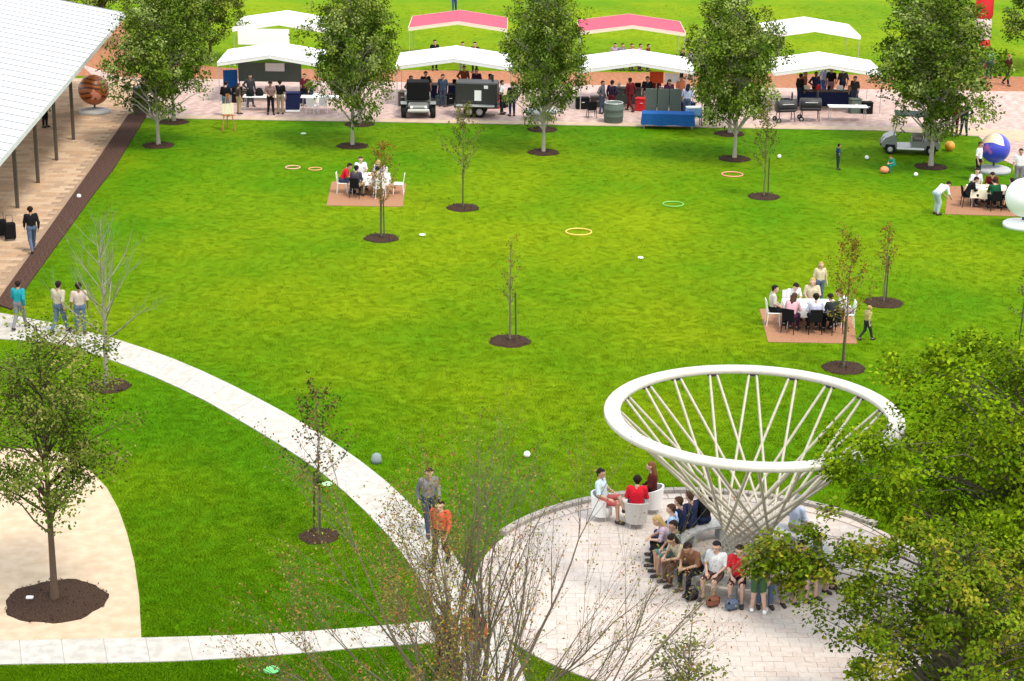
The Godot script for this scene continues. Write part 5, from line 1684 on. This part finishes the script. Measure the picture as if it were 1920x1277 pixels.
func small_things():
	hoop("yellow and pink hoop lying mid-lawn", 1085, 436, 0.5, lin(0.72, 0.5, 0.08))
	hoop("pink hoop lying near the brownish sapling", 1373, 328, 0.46, lin(0.75, 0.28, 0.18))
	hoop("green hoop lying in the grass", 1262, 384, 0.42, lin(0.16, 0.42, 0.06))
	hoop("pale pink hoop beyond the brick pad", 549, 315, 0.32, lin(0.65, 0.35, 0.2))
	hoop("small orange hoop next to the pale pink one", 591, 318, 0.28, lin(0.6, 0.3, 0.1))
	disc("pale green disc beside the dark-leaved young tree", 613, 910, 0.14, lin(0.3, 0.65, 0.3))
	disc("bright green disc below the straight footpath", 509, 1259, 0.17, lin(0.1, 0.6, 0.15))
	disc("white disc near the staked orange tree", 792, 442, 0.13, lin(0.6, 0.68, 0.5))
	disc("white disc lying alone in mid-lawn", 1201, 485, 0.11, lin(0.7, 0.75, 0.6))
	disc("pale disc near the promenade under the second tree", 569, 252, 0.14, lin(0.45, 0.6, 0.35))
	for q in [[1461, 297, "white ball on the lawn near the brownish sapling"], [1625, 299, "white ball on the lawn between child and golf cart"], [988, 858, "white ball on the lawn behind the leafless branches"], [1717, 331, "white ball beside the last mulch circle"], [148, 372, "white ball on the dark mulch strip"]]:
		var b := MB.new(); b.ball(Vector3(0, 0.095, 0), 0.095, 14)
		solo("ball", b, M.white_paint, q[2], "ball", G(q[0], q[1]))
	var ob := MB.new(); ob.ball(Vector3(0, 0.24, 0), 0.24, 16)
	solo("ball", ob, mat(lin(0.65, 0.28, 0.03), 0.5), "large orange ball behind the last tree trunk", "ball", G(1780, 283))
	ob = MB.new(); ob.ball(Vector3(0, 0.16, 0), 0.2, 14, 0.8)
	solo("toy_bucket", ob, mat(lin(0.7, 0.25, 0.12), 0.6), "orange-pink toy next to the toddler in teal", "toy", G(1658, 325))
	# wheeled suitcases on the terrace
	for q in [[20, 452, "black upright suitcase with handle on the terrace near the walking man"], [3, 446, "second black suitcase partly beyond the suitcase near the walking man"]]:
		var t = thing("suitcase", q[2], "suitcase", G(q[0], q[1]) + Vector3(0, 0.03, 0), 20)
		var b := MB.new(); b.box(Vector3(0, 0.38, 0), Vector3(0.42, 0.62, 0.28), Basis(), 0.05); part("shell", b, M.black, t)
		b = MB.new(); b.tube([Vector3(-0.12, 0.68, -0.1), Vector3(-0.12, 0.95, -0.1), Vector3(0.12, 0.95, -0.1), Vector3(0.12, 0.68, -0.1)], [0.012, 0.012, 0.012, 0.012], 6); part("handle", b, M.dark_metal, t)
		for s in [-0.16, 0.16]: wheel(t, Vector3(s, 0.05, -0.1), 0.05, 0.03, M.steel)
	# white plate on the patio mulch pit
	var pbx := MB.new(); pbx.box(Vector3(0, 0.09, 0), Vector3(0.16, 0.05, 0.1), Basis(), 0.01)
	solo("paper_cup_lid", pbx, M.paper, "small white block lying on the patio mulch pit", "litter", G(56, 1127))
	# grey bag on the path edge
	var sk := MB.new(); sk.lathe([Vector2(0.001, 0.0), Vector2(0.13, 0.0), Vector2(0.15, 0.1), Vector2(0.11, 0.24), Vector2(0.04, 0.28), Vector2(0.001, 0.28)], 16)
	solo("backpack", sk, mat(lin(0.2, 0.24, 0.24), 0.9), "grey-green bag left at the edge of the curved path", "bag", G(706, 868))

func everyone():
	var black = lin(0.015, 0.015, 0.018); var navy = lin(0.02, 0.028, 0.07); var jeans = lin(0.1, 0.14, 0.22); var dkjeans = lin(0.04, 0.055, 0.1)
	var white = lin(0.72, 0.72, 0.72); var red = lin(0.6, 0.02, 0.035); var khaki = lin(0.36, 0.28, 0.18); var grey = lin(0.2, 0.2, 0.21)
	var sky = lin(0.35, 0.5, 0.75); var pinkc = lin(0.65, 0.38, 0.42); var brown = lin(0.06, 0.03, 0.018); var blond = lin(0.35, 0.24, 0.1)
	var maroon = lin(0.13, 0.015, 0.02); var teal = lin(0.02, 0.28, 0.32); var orange = lin(0.65, 0.16, 0.02); var plum = lin(0.06, 0.02, 0.05)
	# --- left side
	person(G(62, 474) + Vector3(0, 0.03, 0), 205, "walk", "man in black top and pale jeans striding along the terrace edge", {"top": black, "bottom": jeans, "sleeves": true, "skin": "tan"})
	person(G(85, 240) + Vector3(0, 0.03, 0), 60, "stand", "person in dark clothes standing under the white roof", {"top": black, "bottom": black, "sleeves": true, "skin": "brown"})
	person(G(38, 618) + Vector3(0, 0.03, 0), 170, "walk", "person in a bright teal top at the end of the mulch strip", {"top": teal, "bottom": grey, "sleeves": true, "skin": "tan", "size": 0.93})
	person(G(113, 626) + Vector3(0, 0.03, 0), 160, "walk", "person in cream shirt with dark vest walking on the path", {"top": lin(0.45, 0.4, 0.3), "bottom": jeans, "skin": "tan"})
	person(G(152, 628) + Vector3(0, 0.03, 0), 200, "stand", "person in pale shirt and blue jeans beside the leafless tree", {"top": lin(0.5, 0.4, 0.34), "bottom": jeans, "skin": "brown"})
	# --- on the path behind the branches
	person(G(803, 1000) + Vector3(0, 0.03, 0), 20, "walk", "person in dark grey jacket walking behind the orange-jacketed one", {"top": grey, "bottom": dkjeans, "sleeves": true})
	person(G(826, 1064) + Vector3(0, 0.03, 0), -15, "walk", "person in orange-red jacket and dark trousers on the curved path", {"top": lin(0.6, 0.1, 0.05), "bottom": lin(0.05, 0.045, 0.03), "sleeves": true, "shoes": black})
	person(G(833, 1276) + Vector3(0, 0.03, 0), 170, "walk", "dark-clothed person at the path junction behind the trunk", {"top": lin(0.06, 0.045, 0.035), "bottom": black, "sleeves": true, "skin": "tan"})
	person(G(888, 1280) + Vector3(0, 0.03, 0), 185, "walk", "person in faded red top at the path junction", {"top": lin(0.3, 0.07, 0.045), "bottom": grey, "long": true})
	# --- three on tub chairs
	var seats = [[1128, 976, 70, "person in pale blue shirt and red shorts with crossed legs on a tub chair", {"top": lin(0.5, 0.62, 0.66), "bottom": lin(0.45, 0.1, 0.1), "shorts": true, "skin": "tan"}, "cross"], [1192, 990, 178, "person in bright red shirt seen from behind on a tub chair", {"top": red, "bottom": dkjeans}, "sit"], [1222, 962, -100, "brown-haired person in dark red top on a tub chair", {"top": lin(0.09, 0.02, 0.018), "bottom": black, "hair": lin(0.16, 0.07, 0.03), "long": true, "sleeves": true}, "sit"]]
	var cn = ["pale tub chair under the person in the blue shirt", "pale tub chair under the person in the red shirt", "pale tub chair under the brown-haired person"]
	for i in 3:
		var q = seats[i]
		var g = G(q[0], q[1]) + Vector3(0, 0.036, 0)
		tub_chair(cn[i], g, q[2], M.chair_white if i != 1 else M.chair_grey, "tub chairs on the plaza")
		person(g + Vector3(0, 0.0, 0), q[2], q[5], q[3], q[4])
	# --- bench round the sculpture: angle (0 = towards +x, 90 = towards the camera), clothes
	var base = G(1397, 1064)
	var ring = [
		[197, "sit", "person in pale blue shirt on the ring bench beside the navy trio", {"top": sky, "bottom": dkjeans, "hair": brown}],
		[213, "sit", "first of three people in navy on the ring bench", {"top": navy, "bottom": black, "hair": brown, "sleeves": true}],
		[227, "sit", "second of three people in navy on the ring bench", {"top": navy, "bottom": navy, "hair": brown, "sleeves": true}],
		[241, "sit", "third of three people in navy on the ring bench, nearest the tubes", {"top": black, "bottom": navy, "sleeves": true}],
		[181, "lean", "person in lilac and pink top leaning forward on the ring bench", {"top": lin(0.55, 0.42, 0.5), "bottom": black, "skin": "light", "hair": blond, "long": true}],
		[166, "sit", "person in green-grey shirt and shorts on the ring bench", {"top": lin(0.2, 0.27, 0.24), "bottom": lin(0.1, 0.2, 0.18), "shorts": true, "skin": "tan"}],
		[136, "lean", "brown-shirted person leaning forward on the ring bench", {"top": lin(0.2, 0.09, 0.05), "bottom": black, "skin": "tan"}],
		[151, "lean", "person in cream top with dark hair on the ring bench", {"top": lin(0.5, 0.42, 0.3), "bottom": lin(0.12, 0.06, 0.04), "skin": "tan", "long": true}],
		[85, "lean", "person in dusky pink top on the ring bench next to the red shirt", {"top": lin(0.5, 0.25, 0.25), "bottom": jeans, "hair": brown, "long": true}],
		[70, "sit", "person in white blouse on the ring bench next to the orange shirt", {"top": white, "bottom": khaki, "hair": brown}],
		[119, "sit", "person in white T-shirt and shorts on the ring bench", {"top": white, "bottom": lin(0.08, 0.03, 0.03), "shorts": true, "hair": black}],
		[102, "sit", "person in red T-shirt and dark shorts on the ring bench", {"top": red, "bottom": lin(0.05, 0.015, 0.02), "shorts": true}],
		[54, "sit", "person in orange shirt on the ring bench behind the leaves", {"top": orange, "bottom": lin(0.05, 0.09, 0.05), "shorts": true, "skin": "light"}],
		[36, "sit", "person with dark shoes on the ring bench behind the leaves", {"top": grey, "bottom": khaki, "shorts": true, "skin": "tan"}],
		[318, "sit", "person in pale blue shirt on the far side of the ring bench", {"top": lin(0.5, 0.58, 0.75), "bottom": khaki, "hair": grey}]]
	for q in ring:
		var a = deg_to_rad(q[0])
		var p = base + Vector3(cos(a) * 1.78, 0.02, sin(a) * 1.78)
		person(p, 90.0 - q[0], q[1], q[2], q[3])
	person(G(1420, 1152) + Vector3(0, 0.036, 0), 170, "hips", "bare-legged person in white shoes standing before the ring bench", {"top": lin(0.3, 0.32, 0.2), "bottom": lin(0.06, 0.12, 0.05), "shorts": true, "shoes": white, "hair": blond})
	for q in [[1296, 1128, black, "black bag on the paving in front of the ring bench"], [1372, 1146, lin(0.1, 0.13, 0.2), "blue-grey bag on the paving in front of the ring bench"], [1336, 1140, lin(0.2, 0.08, 0.05), "brown bag on the paving in front of the ring bench"]]:
		var hb := MB.new(); hb.box(Vector3(0, 0.13, 0), Vector3(0.34, 0.24, 0.2), Basis(Vector3.UP, 0.5), 0.06)
		hb.tube([Vector3(-0.1, 0.24, 0), Vector3(-0.05, 0.36, 0), Vector3(0.05, 0.36, 0), Vector3(0.1, 0.24, 0)], [0.012, 0.012, 0.012, 0.012], 5)
		solo("bag", hb, cloth(q[2]), q[3], "bag", G(q[0], q[1]) + Vector3(0, 0.04, 0))
	# --- picnic groups
	var set = func(cx, cy, tl, tw, m, drop, tlabel, ppl, cg):
		var c = G(cx, cy) + Vector3(0, 0.02, 0)
		folding_table(tlabel, c, 0, tl, tw, m, 0.74, drop)
		for q in ppl:
			var g = c + Vector3(q[0], 0, q[1])
			var yaw = rad_to_deg(atan2(-q[0] * 0.6, -q[1])) if absf(q[0]) < tl * 0.5 else (90.0 if q[0] < 0 else -90.0)
			plastic_chair(q[3], g, yaw, M.chair_white if q[5] else M.black, cg)
			if q[2] != "": person(g + Vector3(0, 0.0, 0) + Basis(Vector3.UP, deg_to_rad(yaw)) * Vector3(0, 0, -0.04), yaw, q[2], q[4], q[6])
	set.call(694, 362, 1.6, 0.95, M.paper, 0.3, "white cloth table on the brick pad near the staked orange tree", [
		[-1.15, 0.05, "lean", "white chair at the table end of the red-shirted diner", "person in red shirt at the end of the white picnic table", true, {"top": red, "bottom": dkjeans, "skin": "tan"}],
		[-0.5, 0.85, "sit", "white chair of the diner in black with back to the promenade path", "person in black with back turned at the white picnic table", false, {"top": lin(0.07, 0.06, 0.08), "bottom": khaki, "skin": "tan"}],
		[0.45, 0.85, "lean", "dark chair of the diner in cream", "person in cream shirt with back turned at the white picnic table", true, {"top": lin(0.5, 0.42, 0.33), "bottom": khaki}],
		[-0.45, -0.85, "sit", "white chair of the white-shirted diner on the far side", "person in white shirt on the far side of the white picnic table", true, {"top": white, "bottom": grey, "hair": brown}],
		[0.4, -0.85, "lean", "white chair of the blond diner on the far side", "blond person in pale shirt on the far side of the white picnic table", true, {"top": lin(0.6, 0.55, 0.6), "bottom": grey, "hair": blond, "long": true}],
		[1.2, 0.1, "", "empty white chair at the end of the white picnic table", "", true, {}]], "chairs of the white picnic table")
	set.call(1516, 610, 1.7, 1.0, M.paper, 0.3, "pale cloth table on the brick pad near the staked yellow tree", [
		[-1.2, 0.0, "sit", "chair of the dark-haired diner at the table end on the crowded pad", "dark-haired person in pale top at the end of the crowded table", true, {"top": lin(0.55, 0.5, 0.45), "bottom": black}],
		[-0.75, 0.85, "lean", "chair of the pink-shirted diner on the crowded pad", "person in pink top with back turned at the crowded table", false, {"top": pinkc, "bottom": plum, "long": true, "hair": brown}],
		[0.05, 0.88, "sit", "chair of the white-shirted diner on the crowded pad", "person in pale lilac shirt and black trousers with back turned at the crowded table", false, {"top": lin(0.6, 0.6, 0.75), "bottom": black}],
		[0.7, 0.86, "lean", "chair of the diner in black on the crowded pad", "person in dark grey jacket with back turned at the crowded table", false, {"top": lin(0.03, 0.035, 0.035), "bottom": black, "sleeves": true}],
		[-0.5, -0.9, "lean", "chair of the far diner in white on the crowded pad", "person in white shirt on the far side of the crowded table", true, {"top": white, "bottom": jeans}],
		[0.2, -0.92, "sit", "chair of the blond diner on the crowded pad", "blond person in cream top on the far side of the crowded table", true, {"top": lin(0.6, 0.52, 0.34), "bottom": dkjeans, "hair": blond, "long": true}],
		[1.25, 0.05, "lean", "chair of the maroon-haired diner on the crowded pad", "person with dark red hair in white top at the end of the crowded table", true, {"top": white, "bottom": lin(0.4, 0.3, 0.3), "hair": lin(0.09, 0.02, 0.02)}]], "chairs of the crowded picnic table")
	for q in [[694, 362, "paper plate on the white picnic table", "plates on the white picnic table"], [1516, 610, "paper plate on the crowded picnic table", "plates on the crowded picnic table"], [1850, 385, "paper plate on the cream table", "plates on the cream table"]]:
		for e in [[-0.5, 0.25], [0.4, 0.28], [-0.35, -0.25], [0.45, -0.25], [0.0, 0.05]]:
			var pb := MB.new(); pb.lathe([Vector2(0.001, 0.0), Vector2(0.07, 0.0), Vector2(0.12, 0.018), Vector2(0.118, 0.022), Vector2(0.07, 0.006), Vector2(0.001, 0.006)], 16)
			solo("plate", pb, M.wood_orange if e[0] == 0.0 else M.chair_grey, q[2], "plate", G(q[0], q[1]) + Vector3(e[0], 0.77, e[1]), q[3])
	person(G(1535, 568), 10, "stand", "blond person in cream top standing behind the crowded table", {"top": lin(0.6, 0.52, 0.34), "bottom": jeans, "hair": blond, "long": true, "size": 0.85})
	person(G(1624, 638), 120, "walk", "child in tan shirt and dark trousers beside the brick pad", {"top": lin(0.4, 0.33, 0.13), "bottom": lin(0.03, 0.04, 0.035), "hair": blond, "size": 0.68})
	set.call(1850, 385, 1.6, 0.95, M.cream, 0.35, "cream cloth table on the brick pad near the white globe", [
		[-0.9, 0.3, "lean", "chair of the diner in black near the white globe", "person in black jacket hunched at the cream table", false, {"top": black, "bottom": black, "sleeves": true}],
		[-0.3, -0.9, "sit", "chair of the white-shirted diner near the blue globe", "person in white shirt and grey shorts at the cream table", true, {"top": white, "bottom": grey, "shorts": true}],
		[0.35, -0.9, "lean", "chair of the maroon-shirted diner near the blue globe", "person in maroon shirt on the far side of the cream table", true, {"top": maroon, "bottom": grey, "skin": "tan"}],
		[0.1, 0.9, "lean", "chair of the diner in bottle green near the white globe", "person in bottle green with back turned at the cream table", false, {"top": lin(0.01, 0.08, 0.03), "bottom": black}],
		[0.75, 0.85, "sit", "chair of the brown-shirted diner near the white globe", "person in brown shirt with back turned at the cream table", false, {"top": lin(0.05, 0.03, 0.02), "bottom": black}]], "chairs of the cream table")
	person(G(1757, 402), 120, "bend", "person in white shirt and pale jeans bending over beside the cream table", {"top": white, "bottom": lin(0.4, 0.48, 0.5)})
	person(G(1908, 352), 0, "stand", "dark-haired person in white behind the white globe", {"top": white, "bottom": grey, "skin": "tan"})
	person(G(1832, 338), 60, "stand", "person in white shirt and dark trousers next to the blue globe", {"top": white, "bottom": black, "skin": "tan", "hair": brown})
	# --- children on the lawn
	person(G(1570, 318), 100, "hips", "child in dark blue clothes playing on the lawn", {"top": lin(0.02, 0.05, 0.1), "bottom": lin(0.03, 0.05, 0.05), "size": 0.68, "skin": "tan"})
	person(G(1675, 322), -60, "lean", "toddler in teal sitting near the golf cart", {"top": lin(0.02, 0.32, 0.24), "bottom": lin(0.02, 0.25, 0.2), "hair": lin(0.2, 0.06, 0.02), "size": 0.6})
	# --- by the golf cart and beyond
	person(G(1789, 255), 185, "stand", "person in dark red beside the one in dark green, behind the last tree", {"top": lin(0.1, 0.02, 0.015), "bottom": lin(0.08, 0.02, 0.02), "sleeves": true, "skin": "tan"})
	person(G(1806, 254), 170, "hips", "person in dark green beside the one in dark red, behind the last tree", {"top": lin(0.015, 0.04, 0.025), "bottom": lin(0.015, 0.05, 0.04), "sleeves": true})
	person(G(1886, 160), 30, "walk", "person in black trousers and orange scarf on the far pavement", {"top": lin(0.05, 0.015, 0.01), "bottom": black, "hair": lin(0.3, 0.1, 0.03)})
	person(G(1853, 148), 160, "stand", "person in teal shirt and dark jeans on the far lawn", {"top": lin(0.15, 0.35, 0.3), "bottom": dkjeans})
	person(G(1838, 140), 20, "stand", "person in dark red top near the inflatable column", {"top": lin(0.35, 0.02, 0.02), "bottom": grey, "skin": "tan"})
	# --- along the promenade
	person(G(424, 218), 170, "reach", "person in black top and blue jeans at the left end of the white table", {"top": black, "bottom": lin(0.1, 0.2, 0.26), "sleeves": true})
	person(G(508, 215), 10, "reach", "person in plaid pinkish shirt and dark trousers at the white table", {"top": lin(0.32, 0.2, 0.2), "bottom": black, "skin": "tan"})
	person(G(526, 214), 185, "stand", "person in black top and pale trousers beside the navy box", {"top": black, "bottom": khaki})
	person(G(448, 214), 120, "stand", "person in sand-coloured trousers behind the orange easel", {"top": lin(0.08, 0.06, 0.05), "bottom": lin(0.5, 0.4, 0.22), "hair": brown, "size": 0.9})
	person(G(960, 218), 200, "stand", "person in dark clothes beside the black trailer", {"top": black, "bottom": navy, "sleeves": true})
	person(G(940, 214), 90, "hips", "person in white shirt beside the black trailer", {"top": white, "bottom": lin(0.03, 0.05, 0.06)})
	person(G(798, 196), 10, "stand", "person in black under the tent behind the utility vehicle", {"top": black, "bottom": maroon, "skin": "tan"})
	person(G(893, 190), -20, "stand", "person in dark maroon under the tent behind the black trailer", {"top": plum, "bottom": navy})
	person(G(1146, 214), 150, "hips", "person in dark plum jacket behind the barrel", {"top": lin(0.03, 0.02, 0.045), "bottom": lin(0.12, 0.02, 0.03), "sleeves": true, "skin": "tan"})
	person(G(1181, 209), -140, "walk", "person in maroon coat and black trousers next to the barrel", {"top": maroon, "bottom": maroon, "sleeves": true, "skin": "brown"})
	person(G(1212, 206), 0, "stand", "person in black behind the left panel of the folding screen", {"top": black, "bottom": grey, "skin": "tan"})
	person(G(1252, 211), 10, "reach", "dark-haired person in black behind the folding screen", {"top": plum, "bottom": black, "skin": "tan", "long": true})
	person(G(1287, 222), 160, "reach", "black-haired person in white and pale blue shirt at the cool box", {"top": lin(0.55, 0.62, 0.8), "bottom": jeans, "long": true, "hair": black})
	person(G(1275, 205), 30, "stand", "person in orange top behind the cool box", {"top": lin(0.65, 0.22, 0.1), "bottom": khaki})
	person(G(1325, 234), 175, "hips", "person in pale olive shirt and dark trousers at the right of the blue table", {"top": lin(0.42, 0.42, 0.3), "bottom": lin(0.03, 0.035, 0.03)})
	person(G(1498, 200), 120, "stand", "person in black behind the barrel grills", {"top": black, "bottom": navy, "sleeves": true, "skin": "brown"})
	person(G(1506, 195), 60, "stand", "person in brown beside the one in black behind the grills", {"top": lin(0.25, 0.1, 0.06), "bottom": dkjeans, "skin": "tan"})
	person(G(1543, 184), 10, "walk", "person in white and blue shirt under the fourth tent", {"top": lin(0.5, 0.58, 0.75), "bottom": lin(0.08, 0.15, 0.35)})
	person(G(1556, 187), -30, "stand", "person in black top and pink trousers under the fourth tent", {"top": black, "bottom": lin(0.4, 0.2, 0.2), "skin": "tan"})
	person(G(1578, 188), 200, "walk", "person in dark vest and white sleeves under the fourth tent", {"top": lin(0.05, 0.05, 0.06), "bottom": navy})
	# --- far lawn between the tent rows
	person(G(852, 24), 0, "walk", "person in blue jeans walking at the top of the far lawn", {"top": lin(0.1, 0.15, 0.3), "bottom": lin(0.04, 0.09, 0.2)})
	person(G(815, 132), 20, "stand", "dark-haired person standing behind the second tent", {"top": black, "bottom": black})
	person(G(867, 134), 10, "stand", "person in black beside another behind the second tent", {"top": black, "bottom": grey, "size": 0.97})
	person(G(890, 136), -10, "stand", "person in dark brown behind the second tent", {"top": brown, "bottom": black})
	var i = 0
	for x in [1152, 1166, 1183, 1199, 1214]:
		person(G(x, 132 + i * 0.4), 10 + i * 15, "stand", ["person in lilac in the group behind the third tent", "person in grey in the group behind the third tent", "person in rust red in the group behind the third tent", "person in pale pink in the group behind the third tent", "person in dark maroon in the group behind the third tent"][i], {"top": [lin(0.4, 0.3, 0.4), grey, lin(0.3, 0.08, 0.06), lin(0.5, 0.3, 0.32), maroon][i], "bottom": plum, "size": 0.9})
		i += 1
	person(G(1278, 148), 60, "stand", "person in black behind the right end of the third tent", {"top": black, "bottom": black, "sleeves": true})
	person(G(1294, 149), -60, "stand", "person in silver grey behind the right end of the third tent", {"top": lin(0.35, 0.33, 0.35), "bottom": grey, "sleeves": true})
	person(G(1318, 152), 0, "stand", "person in dark green behind the right end of the third tent", {"top": lin(0.03, 0.05, 0.03), "bottom": black, "skin": "tan"})
	person(G(1460, 112), 0, "stand", "person in grey under the far white tent", {"top": grey, "bottom": grey})

func _ready():
	# camera
	cam_basis = Basis(Vector3.RIGHT, deg_to_rad(-18.0)) * Basis(Vector3.BACK, deg_to_rad(0.8))
	var cam := Camera3D.new()
	cam.name = "camera"
	add_child(cam)
	cam.transform = Transform3D(cam_basis, Vector3(0, CAM_H, 0))
	cam.fov = rad_to_deg(2.0 * atan(638.5 / F_PX))
	cam.near = 0.1
	cam.far = 2000.0
	cam.current = true
	# overcast sky, soft sun
	var sky_mat := ProceduralSkyMaterial.new()
	sky_mat.sky_top_color = Color(0.88, 0.91, 0.95)
	sky_mat.sky_horizon_color = Color(0.93, 0.94, 0.95)
	sky_mat.ground_horizon_color = Color(0.7, 0.72, 0.68)
	sky_mat.ground_bottom_color = Color(0.3, 0.34, 0.2)
	sky_mat.sky_curve = 0.3
	var sky := Sky.new(); sky.sky_material = sky_mat
	var env := Environment.new()
	env.background_mode = Environment.BG_SKY
	env.sky = sky
	env.tonemap_mode = Environment.TONE_MAPPER_LINEAR
	env.tonemap_exposure = 2.3
	env.sdfgi_enabled = true; env.ssao_enabled = true; env.ssil_enabled = true
	var we := WorldEnvironment.new(); we.name = "environment"; we.environment = env
	add_child(we)
	var sun := DirectionalLight3D.new()
	sun.name = "sun"
	sun.light_energy = 0.5
	sun.light_color = Color(1.0, 0.96, 0.9)
	sun.light_angular_distance = 12.0
	sun.shadow_enabled = true
	sun.rotation_degrees = Vector3(-62, 48, 0)
	add_child(sun)
	make_materials()
	build_ground()
	canopy_building()
	all_trees()
	mist_sculpture()
	props_far()
	small_things()
	make_head_and_hand()
	everyone()
	tent_clutter()
	grass_tufts(230000)
